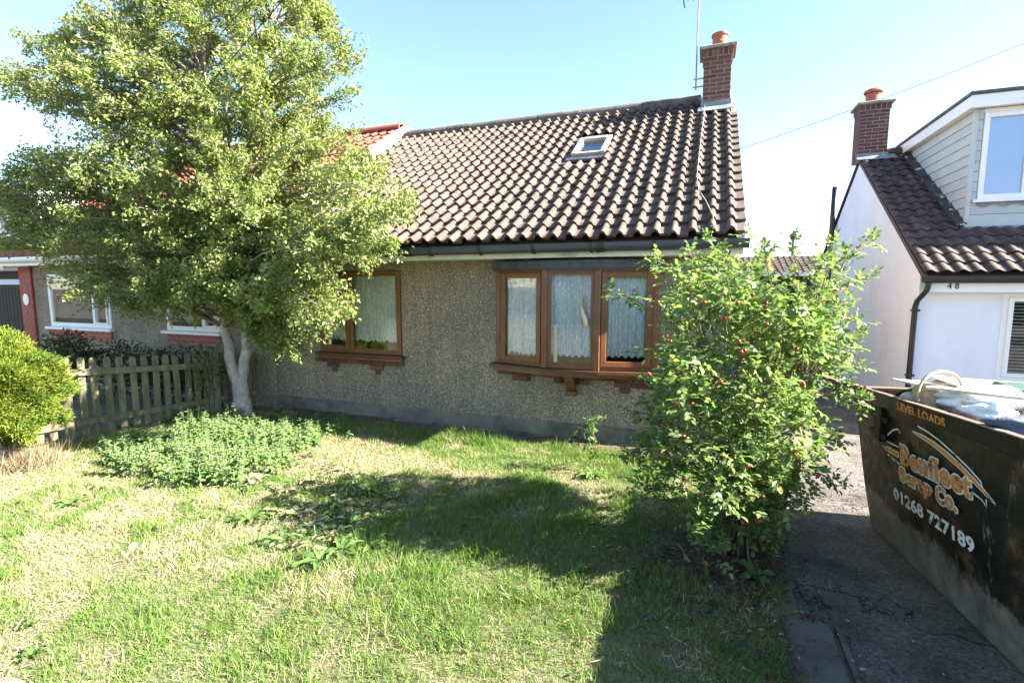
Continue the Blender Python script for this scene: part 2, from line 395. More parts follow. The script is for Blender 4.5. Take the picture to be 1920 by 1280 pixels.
MAT['stone'] = var_mat('pink_stone', (.20, .12, .09), (.29, .19, .15), 9, .85, .5, 40, .006)
MAT['numb'] = var_mat('house_number_plate', (.72, .72, .70), (.80, .80, .78), 4, .3, 0)

# ------------------------------------------------------------------ setting: ground, lawn, drive
def sstep(t): t = np.clip(t, 0, 1); return t * t * (3 - 2 * t)
def drive_z(y): return -0.30 * sstep((np.asarray(y, float) - 4.8) / 5.5)
def lawn_z(x, y): return (fbm(x, y, 1.3, 3) - .5) * .07 * sstep((5.5 - np.asarray(y)) / .5) + .005
def grid_sheet(name, x0, x1, y0, y1, step, zf, mat):
    xs = np.arange(x0, x1 + 1e-6, step); ys = np.arange(y0, y1 + 1e-6, step)
    X, Y = np.meshgrid(xs, ys, indexing='ij'); Z = zf(X, Y) * np.ones_like(X)
    n, m = X.shape; i = np.arange(n * m).reshape(n, m)
    f = np.stack([i[:-1, :-1], i[1:, :-1], i[1:, 1:], i[:-1, 1:]], -1).reshape(-1, 4)
    o = raw_mesh(name, np.stack([X, Y, Z], -1).reshape(-1, 3), f, mat, smooth=True); o["kind"] = "structure"; return o
m, nt, b = base_mat('lawn_soil')
v, _ = vec(nt, False)
colr = ramp(nt, noise(nt, v, 1.7, 6, .65), [(.36, (.11, .14, .042)), (.56, (.18, .175, .08)), (.72, (.29, .24, .15))])
colr = mixc(nt, ramp(nt, noise(nt, v, 34, 5, .7), [(.4, (0, 0, 0)), (.62, (.8, .8, .8))]), colr, (.14, .105, .07))
nt.links.new(colr, b.inputs['Base Color']); b.inputs['Roughness'].default_value = .95
bump(nt, b, noise(nt, v, 45, 6, .7), .9, .03)
MAT['lawn'] = m
nt = MAT['drive'].node_tree; b = nt.nodes['Principled BSDF']; v, _ = vec(nt, False); src = b.inputs['Base Color'].links[0].from_socket
wob = nt.nodes.new("ShaderNodeVectorMath"); wob.operation = 'ADD'; nz_ = nt.nodes.new("ShaderNodeTexNoise"); nz_.inputs['Scale'].default_value = 3.5; nz_.inputs['Detail'].default_value = 6; nt.links.new(v, nz_.inputs['Vector'])
nt.links.new(v, wob.inputs[0]); nt.links.new(nz_.outputs[1], wob.inputs[1])
vo = nt.nodes.new("ShaderNodeTexVoronoi"); vo.feature = 'DISTANCE_TO_EDGE'; vo.inputs['Scale'].default_value = .75; nt.links.new(wob.outputs[0], vo.inputs['Vector'])
nt.links.new(mixc(nt, ramp(nt, vo.outputs['Distance'], [(.004, (1, 1, 1)), (.012, (0, 0, 0))]), src, (.022, .02, .016)), b.inputs['Base Color'])
gr = MB().box(-300, 300, -300, 300, -.60, -.45).build('ground', MAT['soil']); gr["kind"] = "structure"
grid_sheet('lawn', -20, .56, -6, 5.62, .08, lawn_z, MAT['lawn'])
grid_sheet('flower_bed', -5.6, .24, 5.22, 5.62, .05, lambda x, y: .034 - .07 * (1 - sstep((y - 5.20 - .10 * vnoise(x, y, 4, 12)) / .10)) + .02 * vnoise(x, y, 14, 5), MAT['soil'])
grid_sheet('soil', -.75, .55, 2.45, 4.2, .05, lambda x, y: lawn_z(x, y) + .010 + .016 * vnoise(x, y, 16, 6) - .10 * (1 - sstep((1.0 - np.hypot((x - .18) / .56, (y - 3.38) / .56) + .9 * (vnoise(x, y, 5, 14) - .5)) / .14)), MAT['soil'])
grid_sheet('driveway', .20, 6.5, -6, 30, .10, lambda x, y: drive_z(y) - .012 - .06 * (x < .46) * (y < 5.4), MAT['drive'])
pth = MB().box(.45, .695, -2, 2.93, -.07, .004).build('path', MAT['slab']); pth["kind"] = "structure"
for k in range(3):
    y1 = 2.92 - k * .9
    MB().box(.462, .690, y1 - .885, y1, -.05, .016, bev=.006).build('slab', MAT['slab'], pth)
kb = MB().box(.715, .745, -2, 2.96, -.08, .012, bev=.006).build('kerb', MAT['slab']); kb["kind"] = "structure"

# ------------------------------------------------------------------ tile roofs
def roll_profile(w, h, n=15):                    # bold roll then a shallow pan
    out = []
    for i in range(n + 1):
        x = w * i / n; t = x / w
        z = h * math.sin(math.pi * t / .47) ** .62 if 0 < t < .47 else -.04 * h * math.sin(math.pi * (t - .47) / .53) if t >= .47 else 0
        out.append((x, z))
    return out
def pan_profile(w, h, n=12):                     # S-shaped pantile
    return [(w * i / n, h * .5 * (1 + math.cos(2 * math.pi * (i / n - .3))) * (1 if i else .9)) for i in range(n + 1)]
def tile_arrays(prof, L, thick, rise):
    vs = []; fs = []; n = len(prof)
    for y, dz in ((0, rise), (L, 0)):
        for x, z in prof: vs.append((x, y, z + dz))
    for i in range(n - 1): fs.append((i, i + 1, n + i + 1, n + i))
    b = len(vs)
    for x, z in prof: vs.append((x, 0, z + rise))
    for x, z in prof: vs.append((x, .004, z + rise - thick))
    for i in range(n - 1): fs.append((b + i, b + n + i, b + n + i + 1, b + i + 1))
    b = len(vs)
    for x, z in (prof[0], prof[-1]):
        vs += [(x, 0, z + rise), (x, L, z), (x, L, z - thick), (x, 0, z + rise - thick)]
    fs += [(b, b + 1, b + 2, b + 3), (b + 7, b + 6, b + 5, b + 4)]
    return vs, fs
def tile_mesh(name, prof, L, thick, rise, mat):
    vs, fs = tile_arrays(prof, L, thick, rise)
    me = bpy.data.meshes.new(name); me.from_pydata(vs, [], fs); me.shade_smooth(); me.materials.append(mat); return me
def roof_tiles(parent, prof, w, g, cols, rows, x_right, ye, ze, pitch, mat, far_mat, keep=None, score=None, limit=300, thick=.030, rise=.036):
    L = g + .05; me = tile_mesh('roof_tile', prof, L, thick, rise, mat)
    spots = []
    for j in range(rows):
        for i in range(cols):
            X = x_right - (i + 1) * w; s = j * g
            p = (X, ye + s * math.cos(pitch), ze + s * math.sin(pitch))
            if keep and not keep(X + w / 2, p[1] + .1, p[2]): continue
            spots.append(p)
    spots.sort(key=score or (lambda p: 0))
    for p in spots[:limit]:
        sl_ = random.uniform(.012, .04) if random.random() < .05 else random.uniform(-.003, .004)
        inst('roof_tile', me, parent, (p[0] + random.gauss(0, .001), p[1] - sl_ * math.cos(pitch), p[2] - sl_ * math.sin(pitch) + random.uniform(-.003, .004)), (pitch + random.gauss(0, .010), random.gauss(0, .010), random.gauss(0, .009)))
    rest = spots[limit:]
    if rest:
        vs, fs = tile_arrays(prof, L, thick, rise); V = np.array(vs); cp, sp = math.cos(pitch), math.sin(pitch)
        V = np.stack([V[:, 0], V[:, 1] * cp - V[:, 2] * sp, V[:, 1] * sp + V[:, 2] * cp], -1); F = np.array(fs); P = np.array(rest)
        P = P + rng.normal(size=P.shape) * .0028
        o = raw_mesh('far_roof_tiles', (P[:, None] + V[None]).reshape(-1, 3), (F[None] + (np.arange(len(P)) * len(V))[:, None, None]).reshape(-1, 4), far_mat, parent=parent, smooth=True)
        o["kind"] = "stuff"
MAT['tilefar'] = var_mat('concrete_tile_far', (.064, .045, .036), (.112, .080, .064), 5, .85, .5, 90, .003, 0, third=(.23, .21, .165), tscale=19, tlo=.60, thi=.70)
MAT['redfar'] = var_mat('red_tile_far', (.20, .050, .034), (.30, .085, .056), 6, .75, .3, 60, .003, 0)

def wall_holes(x0, x1, z0, z1, holes, yf, th):
    mb = MB(); xs = sorted({x0, x1, *[h[0] for h in holes], *[h[1] for h in holes]}); zs = sorted({z0, z1, *[h[2] for h in holes], *[h[3] for h in holes]})
    for i in range(len(xs) - 1):
        for j in range(len(zs) - 1):
            cx, cz = (xs[i] + xs[i + 1]) / 2, (zs[j] + zs[j + 1]) / 2
            if any(h[0] < cx < h[1] and h[2] < cz < h[3] for h in holes): continue
            for y in (yf, yf + th):
                mb.add([(xs[i], y, zs[j]), (xs[i + 1], y, zs[j]), (xs[i + 1], y, zs[j + 1]), (xs[i], y, zs[j + 1])], [(0, 1, 2, 3)])
    for a, b_, c, d in holes + [(x0, x1, z0, z1)]:
        q = [(a, c), (b_, c), (b_, d), (a, d)]
        for k in range(4):
            (u, w), (s, t) = q[k], q[(k + 1) % 4]
            mb.add([(u, yf, w), (s, yf, t), (s, yf + th, t), (u, yf + th, w)], [(0, 1, 2, 3)])
    return mb
UB = {}
def unit_brick(mat):
    if mat.name not in UB:
        mb = MB().box(-.5, .5, -.5, .5, -.5, .5, bev=.03); me = mb.mesh('brick'); me.materials.append(mat); UB[mat.name] = me
    return UB[mat.name]
def brick(parent, mat, x0, x1, y0, y1, z0, z1):
    j = lambda: random.uniform(-.002, .002)
    return inst('brick', unit_brick(mat), parent, ((x0 + x1) / 2, (y0 + y1) / 2 + j(), (z0 + z1) / 2), (0, 0, j() * 2), (x1 - x0, y1 - y0, z1 - z0))
def brick_course(parent, mat, x0, x1, yf, z0, h, bl, start, depth=.06, joint=.010):
    x = x0 - start
    while x < x1 - .012:
        a, b_ = max(x, x0), min(x + bl, x1)
        if b_ - a > .02: brick(parent, mat, a, b_, yf, yf + depth, z0 + joint / 2, z0 + h - joint / 2)
        x += bl + joint
def chimney(parent, x0, x1, y0, y1, z0, z1, bm, course=.0625, bl=.19):
    core = MB().box(x0 + .006, x1 - .006, y0 + .006, y1 - .006, z0, z1 + .10).build('chimney', MAT['mortar'], parent)
    k = 0; z = z0
    while z + course <= z1 + .001:
        st = 0 if k % 2 == 0 else bl / 2 + .005
        brick_course(core, bm, x0, x1, y0, z, course, bl, st)
        brick_course(core, bm, x0, x1, y1 - .06, z, course, bl, st)
        for xf in (x0, x1 - .06):                      # side bricks
            y = y0 + .07 - (st * .5)
            while y < y1 - .08:
                a, b_ = max(y, y0 + .066), min(y + bl, y1 - .066)
                if b_ - a > .03: brick(core, bm, xf, xf + .06, a, b_, z + .005, z + course - .005)
                y += bl + .01
        z += course; k += 1
    e = .022; n = 6; bw = (x1 - x0 + 2 * e) / n           # soldier course, standing proud
    MB().box(x0 - e + .006, x1 + e - .006, y0 - e + .006, y1 + e - .006, z, z + .11).build('corbel', MAT['mortar'], core)
    for i in range(n):
        for yf in (y0 - e, y1 + e - .05):
            brick(core, bm, x0 - e + i * bw + .005, x0 - e + (i + 1) * bw - .005, yf, yf + .05, z + .005, z + .105)
    m_ = max(2, int((y1 - y0 - .06) / bw))
    for i in range(m_):
        yy = y0 - e + .056 + i * (y1 - y0 + 2 * e - .112) / m_
        for xf in (x0 - e, x1 + e - .05):
            brick(core, bm, xf, xf + .05, yy + .004, yy + (y1 - y0 + 2 * e - .112) / m_ - .004, z + .005, z + .105)
    zt = z + .11
    MB().box(x0 - .068, x1 + .068, y0 - .068, y1 + .068, zt, zt + .045, bev=.008).build('chimney_cap', MAT['capc'], core)
    return core, zt + .05

def frame_mb(mb, M, x0, x1, z0, z1, y0, y1, t, bev=.004):
    mb.box(x0, x0 + t, y0, y1, z0, z1, M, bev); mb.box(x1 - t, x1, y0, y1, z0, z1, M, bev)
    mb.box(x0 + t, x1 - t, y0 + .001, y1 - .001, z0, z0 + t, M, bev); mb.box(x0 + t, x1 - t, y0 + .001, y1 - .001, z1 - t, z1, M, bev)
def facet(p0, p1):                                  # local x from p0 to p1 along the wall, y into the house
    d = Vector((p1[0] - p0[0], p1[1] - p0[1], 0)); w = d.length; a = math.atan2(d.y, d.x)
    return Matrix.Translation((p0[0], p0[1], 0)) @ Matrix.Rotation(a, 4, 'Z'), w
def casement(parent, M, x0, x1, z0, z1, mat, sash=.05, opening=True):
    if opening:
        mb = MB(); frame_mb(mb, M, x0, x1, z0, z1, -.018, .03, sash); mb.build('sash', mat, parent)
        i = sash
    else:
        mb = MB(); frame_mb(mb, M, x0, x1, z0, z1, .004, .03, .018, .002); mb.build('glazing_bead', mat, parent); i = .018
    MB().box(x0 + i - .004, x1 - i + .004, .008, .014, z0 + i - .004, z1 - i + .004, M).build('pane', MAT['glass'], parent)
def curtain(label, M, x0, x1, y, zt, zb, mat, group=None, per=.085, amp=.017, scal=.07, name='net_curtain'):
    nx = int((x1 - x0) / .008); nz = 14; vs = []; ph = random.random() * 6
    for i in range(nx + 1):
        x = x0 + (x1 - x0) * i / nx; sc = abs(math.sin(math.pi * x / scal)) * .03
        dd = amp * (math.sin(2 * math.pi * x / per + ph + .8 * math.sin(x * 9)) + .5 * math.sin(2 * math.pi * x / per * .43 + ph))
        for j in range(nz + 1):
            t = j / nz; vs.append(M @ Vector((x, y + dd * (.45 + .55 * t), zt + (zb - sc - zt) * t)))
    fs = [(i * (nz + 1) + j, (i + 1) * (nz + 1) + j, (i + 1) * (nz + 1) + j + 1, i * (nz + 1) + j + 1) for i in range(nx) for j in range(nz)]
    o = MB().add(vs, fs).build(name, mat, smooth=True, recalc=False); return tag(o, label, 'curtain', group)

def text_arrays(body, size, offset=0.0, res=6, space=1.0):
    cu = bpy.data.curves.new('lettering', 'FONT'); cu.body = body; cu.size = size; cu.offset = offset; cu.resolution_u = res; cu.fill_mode = 'FRONT'; cu.space_character = space
    ob = bpy.data.objects.new('lettering', cu); C.objects.link(ob)
    dg = bpy.context.evaluated_depsgraph_get(); me = bpy.data.meshes.new_from_object(ob.evaluated_get(dg))
    vs = [tuple(v.co[:2]) for v in me.vertices]; fs = [tuple(p.vertices) for p in me.polygons]
    bpy.data.objects.remove(ob); bpy.data.meshes.remove(me); bpy.data.curves.remove(cu)
    return vs, fs

# ------------------------------------------------------------------ the bungalow
PIT = R(32); TP = math.tan(PIT)
XL, XR, YW = -5.75, .27, 5.59
house = thing('bungalow', (-2.7, YW, 0), 'pebbledashed semi-detached bungalow with brown tiled roof, skylight and wooden bow window', 'house')
BAY = (-2.27, -.46, .86, 1.99); LW = (-4.94, -3.63, .88, 1.98)
fw_ = wall_holes(XL, XR, .20, 2.30, [BAY, LW], YW, .22)
fw_.prism([(XR, YW + .001, 0), (XR, 12.8, 0), (XR, 12.8, 2.3), (XR, 9.2, 4.62), (XR, YW + .001, 2.42)], (-.2, 0, 0))
fw_.prism([(XL, YW + .23, 0), (XL, 12.8, 0), (XL, 12.8, 2.3), (XL, 9.2, 4.62), (XL, YW + .23, 2.42)], (.2, 0, 0))
fw_.box(XL, XR - .21, 12.6, 12.79, 0, 2.4)
fw_.build('wall', MAT['dash'], house)
pl_ = MB().box(XL, XR + .015, YW - .022, YW + .10, -.25, .208, bev=.008).build('plinth', MAT['plinth'], house)
MB().box(-3.9, XR + .03, YW - .10, YW - .022, -.2, .045, bev=.012).build('footing', MAT['plinth'], pl_)
MB().box(XL + .2, XR - .2, 7.3, 7.4, 0, 2.4).build('inner_wall', MAT['room'], house)
MB().box(XL + .2, XR - .2, YW + .24, 12.5, .02, .05).build('floor', MAT['room'], house)
MB().box(XL + .2, XR - .2, YW + .03, 12.5, 2.32, 2.36).build('inner_ceiling', MAT['room'], house)
ye, ze, yr = 5.2, 2.262, 9.2
zr = ze + (yr - ye) * TP
deck = MB()
deck.prism([(XL, ye + .06, ze - .03), (XL, yr, zr - .05), (XL, 2 * yr - ye, ze - .03), (XL, 2 * yr - ye, ze - .08), (XL, yr, zr - .11), (XL, ye + .06, ze - .08)], (XR + .05 - XL, 0, 0))
roof = deck.build('roof', MAT['tilefar'], house)
CHX0, CHX1, CHY0, CHY1 = -.145, .25, 8.72, 9.12
VX0, VX1, VY0, VY1 = -1.84, -1.36, 7.27, 7.86
W1, G1 = .1715, .246
def keep_main(x, y, z):
    if CHX0 - .02 < x < CHX1 + .05 and y > CHY0 - .1: return False
    return not (VX0 - .05 < x < VX1 + .07 and VY0 - .10 < y < VY1 + .16)
def score_main(p):
    u, w = px(p); d = math.dist(p, (0, 0, HC))
    return d + (50 if u < 745 else 0)
roof_tiles(roof, roll_profile(W1, .050), W1, G1, 35, 19, .345, ye, ze, PIT, MAT['tile'], MAT['tilefar'], keep_main, score_main)
# ridge tiles
rp = []
for i in range(13):
    a = math.pi * i / 12; rp.append((.155 * math.cos(a), .135 * math.sin(a) ** .8 - .045))
rl = .46
def ridge_mesh(mat):
    mb = MB(); n = len(rp)
    vs = [(x, p[0], p[1]) for x in (0, rl - .008) for p in rp] + [(x, p[0] * .86, p[1] - .018) for x in (0, rl - .008) for p in rp]
    fs = [(i, i + 1, n + i + 1, n + i) for i in range(n - 1)] + [(2 * n + i, 3 * n + i, 3 * n + i + 1, 2 * n + i + 1) for i in range(n - 1)]
    fs += [(i, 2 * n + i, 2 * n + i + 1, i + 1) for i in range(n - 1)] + [(n + i, n + i + 1, 3 * n + i + 1, 3 * n + i) for i in range(n - 1)]
    me = mb.add(vs, fs).mesh('ridge_tile'); me.shade_flat(); me.materials.append(mat); return me
rme = ridge_mesh(MAT['ridge'])
for k in range(12):
    inst('ridge_tile', rme, roof, (CHX0 - .02 - (k + 1) * rl + random.uniform(-.004, .004), yr, zr + .015 + random.uniform(-.006, .006)), (random.uniform(-.02, .02), random.uniform(-.008, .008), 0))
bd = MB()
for sgn in (-1, 1):
    bd.box(XL, CHX0 - .02, yr + sgn * .165 - .03, yr + sgn * .165 + .03, zr - .12, zr - .03)
bd.build('ridge_mortar', MAT['ridge'], roof)
vg = MB()
vg.prism([(XR + .005, ye + .02, ze - .055), (XR + .005, yr, zr - .06), (XR + .005, yr, zr - .005), (XR + .005, ye + .02, ze + .0)], (.055, 0, 0))
vg.build('verge_mortar', MAT['mortar'], roof)
# eaves
MB().box(XL, XR + .06, 5.262, 5.285, 2.085, 2.215, bev=.003).build('fascia', MAT['cream'], house)
MB().box(XL, XR, 5.286, YW - .002, 2.088, 2.102).build('soffit', MAT['cream'], house)
gm = MB(); gp = [(-.06 * math.cos(math.pi * i / 12), -.088 * math.sin(math.pi * i / 12) ** .7) for i in range(13)]
gp2 = [(a * .90, b_ * .90) for a, b_ in gp][::-1]
gm.prism([(XL, 5.203 + a, 2.222 + b_) for a, b_ in gp + gp2], (XR + .10 - XL, 0, 0))
gut = gm.build('gutter', MAT['gutter'], house)
for k in range(10):
    x = -5.45 + k * .62; bk = MB()
    q = [(a * 1.14, b_ * 1.14) for a, b_ in gp]; q2 = [(a * 1.02, b_ * 1.02) for a, b_ in gp][::-1]
    bk.prism([(x, 5.203 + a, 2.222 + b_) for a, b_ in q + q2], (.028, 0, 0)); bk.build('gutter_bracket', MAT['black'], gut)
for x in (-3.3, -1.05):
    q = [(a * 1.10, b_ * 1.10) for a, b_ in gp]; q2 = [(a * 1.01, b_ * 1.01) for a, b_ in gp][::-1]
    MB().prism([(x, 5.203 + a, 2.222 + b_) for a, b_ in q + q2], (.09, 0, 0)).build('gutter_joint', MAT['black'], gut)
# chimney
ch, ct = chimney(house, CHX0, CHX1, CHY0, CHY1, zr - .20, zr + .50, MAT['brick'])
MB().lathe([(.115, 0), (.118, .10), (.108, .13), (.108, .19), (.125, .205), (.125, .235), (.10, .235), (.095, .05)], ((CHX0 + CHX1) / 2 + .02, (CHY0 + CHY1) / 2, ct - .005), 24).build('chimney_pot', MAT['clay'], ch, smooth=False)
MB().lathe([(.19, 0), (.17, .035), (.12, .05)], ((CHX0 + CHX1) / 2 + .02, (CHY0 + CHY1) / 2, ct - .002), 20).build('flaunching', MAT['capc'], ch)
fl = MB(); zc = ze + (CHY0 - ye) * TP
fl.box(CHX0 - .022, CHX1 + .022, CHY0 - .020, CHY0 - .006, zc - .03, zc + .135, bev=.003)
fl.prism([(CHX0 - .05, CHY0 - .012, zc + .06), (CHX1 + .05, CHY0 - .012, zc + .06), (CHX1 + .06, CHY0 - .16, zc - .045), (CHX0 - .06, CHY0 - .16, zc - .045)], (0, 0, .012))
for sx in (-1, 1):
    xx = CHX0 - .021 if sx < 0 else CHX1 + .009
    fl.prism([(xx, CHY0 - .01, zc - .05), (xx, yr - .1, zr - .09), (xx, yr - .1, zr + .05), (xx, CHY0 - .01, zc + .12)], (.012, 0, 0))
fl.build('flashing', MAT['lead'], ch)
# skylight
def on_roof(x, y, h=0): return Vector((x, y, ze + (y - ye) * TP)) + Vector((0, -math.sin(PIT), math.cos(PIT))) * h
def rbox(mb, x0, x1, y0, y1, h0, h1, bev=.004):
    M = Matrix.Translation(on_roof(0, y0)) @ Matrix.Rotation(PIT, 4, 'X'); mb.box(x0, x1, 0, (y1 - y0) / math.cos(PIT), h0, h1, M, bev)
MAT['skyframe'] = var_mat('skylight_cladding', (.26, .245, .19), (.38, .36, .29), 6, .5, .2)
mb = MB(); rbox(mb, VX0, VX0 + .07, VY0, VY1, -.02, .095); rbox(mb, VX1 - .07, VX1, VY0, VY1, -.02, .095)
rbox(mb, VX0 + .07, VX1 - .07, VY1 - .085, VY1 - .001, -.02, .10); rbox(mb, VX0 + .07, VX1 - .07, VY0 + .001, VY0 + .055, -.02, .088)
sk = mb.build('skylight', MAT['skyframe'], house)
mb = MB(); rbox(mb, VX0 + .068, VX1 - .068, VY0 + .053, VY1 - .083, .050, .058, 0); mb.build('pane', MAT['glass'], sk)
mb = MB(); rbox(mb, VX0 + .06, VX1 - .06, VY0 + .05, VY1 - .08, .012, .02, 0); mb.build('blind', MAT['curt'], sk)
mb = MB(); rbox(mb, VX0 - .07, VX1 + .07, VY0 - .115, VY0 - .002, .004, .05, .01); rbox(mb, VX0 - .075, VX0 - .002, VY0 - .10, VY1 + .10, .0, .030, .004); rbox(mb, VX1 + .002, VX1 + .08, VY0 - .10, VY1 + .10, .0, .030, .004)
rbox(mb, VX0 - .06, VX1 + .06, VY1 + .001, VY1 + .15, .0, .034, .004)
mb.build('flashing', MAT['darklead'], sk)
# ---- bow window
BP = [(-2.262, 5.545), (-1.652, 5.385), (-1.062, 5.385), (-.468, 5.545)]
z0, z1 = .875, 1.972
bay = MB()
fm = []
for k in range(3):
    M, w = facet(BP[k], BP[k + 1]); fm.append((M, w)); frame_mb(bay, M, .004, w - .004, z0, z1, .0, .075, .05, .004)
for k in (1, 2): bay.box(-.034, .034, -.020, .07, z0 - .002, z1 + .002, Matrix.Translation((BP[k][0], BP[k][1], 0)), .006)
bay.box(BP[0][0] - .03, BP[0][0] + .03, BP[0][1] - .01, YW + .05, z0, z1, None, .004); bay.box(BP[3][0] - .03, BP[3][0] + .03, BP[3][1] - .01, YW + .05, z0, z1, None, .004)
bayw = bay.build('bow_window', MAT['oak'], house)
casement(bayw, fm[0][0], .042, fm[0][1] - .042, z0 + .042, z1 - .042, MAT['oak'], .058)
casement(bayw, fm[1][0], .052, fm[1][1] - .052, z0 + .048, z1 - .048, MAT['oak'], opening=False)
casement(bayw, fm[2][0], .042, fm[2][1] - .042, z0 + .042, z1 - .042, MAT['oak'], .058)
def poly_off(P, o): return [(P[0][0] - o * 1.6, YW + .02), (P[0][0] - o * 1.2, P[0][1] - o), (P[1][0] - o * .3, P[1][1] - o), (P[2][0] + o * .3, P[2][1] - o), (P[3][0] + o * 1.2, P[3][1] - o), (P[3][0] + o * 1.6, YW + .02)]
sl = MB(); sl.prism([(x, y, .838) for x, y in poly_off(BP, .075)], (0, 0, .034)); sl.build('sill', MAT['oakdark'], bayw)
sl = MB(); sl.prism([(x, y, .795) for x, y in poly_off(BP, .035)], (0, 0, .042)); sl.build('sill_board', MAT['oak'], bayw)
cr = MB(); cr.prism([(x, y, 1.975) for x, y in poly_off(BP, .055)], (0, 0, .085)); cr.build('bay_roof', MAT['darklead'], bayw)
tr_ = MB(); tr_.prism([(x, y, 1.952) for x, y in poly_off(BP, .040)], (0, 0, .022)); tr_.build('head_trim', MAT['oakdark'], bayw)
bpoly = poly_off(BP, -.05)
MB().prism([(x, y, .88) for x, y in bpoly], (0, 0, .012)).build('window_board', MAT['oakdark'], bayw)
# timber bracket
bx_ = -1.375
bk = MB(); bk.prism([(bx_ - .05, YW - .012, .60), (bx_ - .05, YW - .012, .795), (bx_ - .05, 5.42, .795), (bx_ - .05, 5.44, .72), (bx_ - .05, 5.50, .64), (bx_ - .05, 5.54, .60)], (.10, 0, 0))
bk.box(bx_ - .065, bx_ + .065, 5.52, YW - .013, .545, .598, None, .006)
bk.build('bracket', MAT['oak'], bayw)
# bricks below the sill
BH = .062
def brick_row(par, x0, x1, z, st=0, yf=YW - .028): brick_course(par, MAT['brick'], x0, x1, yf, z, BH, .19, st, depth=.05)
brick_row(bayw, -2.28, -.42, .732); brick_row(bayw, -2.10, -1.88, .668); brick_row(bayw, -1.585, -1.18, .668, .1); brick_row(bayw, -.90, -.66, .668); brick_row(bayw, -.83, -.73, .606)
brick_row(bayw, -.66, -.42, .668, .05)
# ---- left window
lx0, lx1 = -4.93, -3.64; Mw = Matrix.Translation((lx0, YW - .02, 0)); wl = lx1 - lx0
lw = MB(); frame_mb(lw, Mw, 0, wl, .885, 1.975, 0, .075, .05); lw.box(.485, .535, -.002, .073, .935, 1.925, Mw, .004)
lwo = lw.build('window', MAT['oak'], house)
casement(lwo, Mw, .046, .489, .931, 1.929, MAT['oak'], .05)
casement(lwo, Mw, .531, wl - .046, .931, 1.929, MAT['oak'], opening=False)
MB().box(lx0 - .05, lx1 + .05, YW - .085, YW + .02, .845, .883, None, .006).build('sill', MAT['oakdark'], lwo)
MB().box(lx0 - .03, lx1 + .03, YW - .055, YW - .001, .80, .844, None, .006).build('sill_board', MAT['oak'], lwo)
MB().box(lx1 + .045, lx1 + .075, YW - .10, YW - .04, .842, .885, None, .004).build('sill_end', MAT['black'], lwo)
MB().box(lx0 + .02, lx1 - .02, YW + .06, YW + .22, .895, .91).build('window_board', MAT['oakdark'], lwo)
brick_row(lwo, -5.03, -3.60, .737, .06); brick_row(lwo, -5.00, -3.66, .675, 0) if False else None
brick_row(lwo, -4.83, -4.62, .674); brick_row(lwo, -4.75, -4.68, .611); brick_row(lwo, -4.11, -3.90, .674); brick_row(lwo, -4.04, -3.97, .611)
# curtains
curtain('net curtain behind the left pane of the bow window', fm[0][0], .05, fm[0][1] - .02, .062, 1.935, 1.02, MAT['lace'], 'net curtains in the bow window')
curtain('net curtain behind the wide middle pane of the bow window', fm[1][0], .02, fm[1][1] - .02, .062, 1.935, 1.03, MAT['lace'], 'net curtains in the bow window')
curtain('net curtain behind the right pane of the bow window', fm[2][0], .02, fm[2][1] - .05, .062, 1.935, 1.04, MAT['lace'], 'net curtains in the bow window')
curtain('net curtain with deep folds in the window beside the tree', Mw, .02, wl - .03, .075, 1.94, 1.07, MAT['lace'], 'net curtains in the left window', .085, .02, .06)
# solid pale shapes standing in for light seen in the middle pane
o_ = fm[1][0] @ Vector((.40, .034, 0))
lshape = MB().tube([(o_.x + .075, o_.y, 1.345), (o_.x + .065, o_.y, 1.40), (o_.x + .045, o_.y, 1.46), (o_.x + .02, o_.y, 1.53), (o_.x + .005, o_.y, 1.60), (o_.x + .012, o_.y, 1.65), (o_.x + .01, o_.y, 1.68)], [.034, .035, .033, .029, .022, .020, .010], 10).build('light_shape', MAT['ivory'], smooth=True)
MB().box(.03, fm[1][1] - .03, .024, .044, 1.332, 1.342, fm[1][0]).build('pane_light_line', MAT['cream'], bayw)  # thin bar added for a pale line of light in the pane
MB().box(.105, .145, .024, .042, .893, 1.331, fm[1][0]).build('pane_light_strip', MAT['ivory'], bayw)  # strip added for an upright streak of light in the pane
tag(lshape, 'pale curved shape standing in for a patch of light in the middle pane of the bow window', 'light_shape')

# aerial and its cable
ax = -.255
aer = thing('television_aerial', (ax, 8.95, 4.85), 'thin metal television aerial mast strapped to the bungalow chimney', 'aerial')
MB().tube([(ax, 8.90, 4.86), (ax - .004, 8.90, 5.6), (ax + .01, 8.90, 7.4)], .0125, 8).build('mast', MAT['steel'], aer)
for z in (4.90, 5.02): MB().box(ax - .04, CHX0 - .002, 8.888, 8.912, z - .009, z + .009).build('bracket', MAT['steel'], aer)
mb = MB(); mb.tube([(ax - .46, 8.7, 6.24), (ax + .02, 8.92, 6.30)], .010, 6)
MB().tube([(ax - .30, 8.70, 6.21), (ax - .02, 8.92, 6.23)], .009, 6).build('boom', MAT['steel'], aer)
for k in range(5):
    t = k / 4; c = Vector((ax - .30 + .26 * t, 8.70 + .2 * t, 6.21 + .015 * t))
    MB().tube([c + Vector((-.07, .10, 0)), c + Vector((.07, -.10, 0))], .005, 5).build('element', MAT['steel'], aer)
MB().tube([(ax - .22, 8.76, 6.21), (ax - .215, 8.765, 6.11), (ax - .20, 8.77, 6.05)], .012, 6).build('feed_box', MAT['black'], aer)
cb = [(ax + .03, 8.86, zr - .02), (-.10, 8.68, None), (-.105, 8.2, None), (-.12, 7.5, None), (-.125, 6.8, None), (-.13, 6.3, None), (-.10, 5.95, None), (-.02, 5.7, None), (.05, 5.4, None), (.06, 5.2, None)]
pts = [p if p[2] is not None else tuple(on_roof(p[0], p[1], .085)) for p in cb]
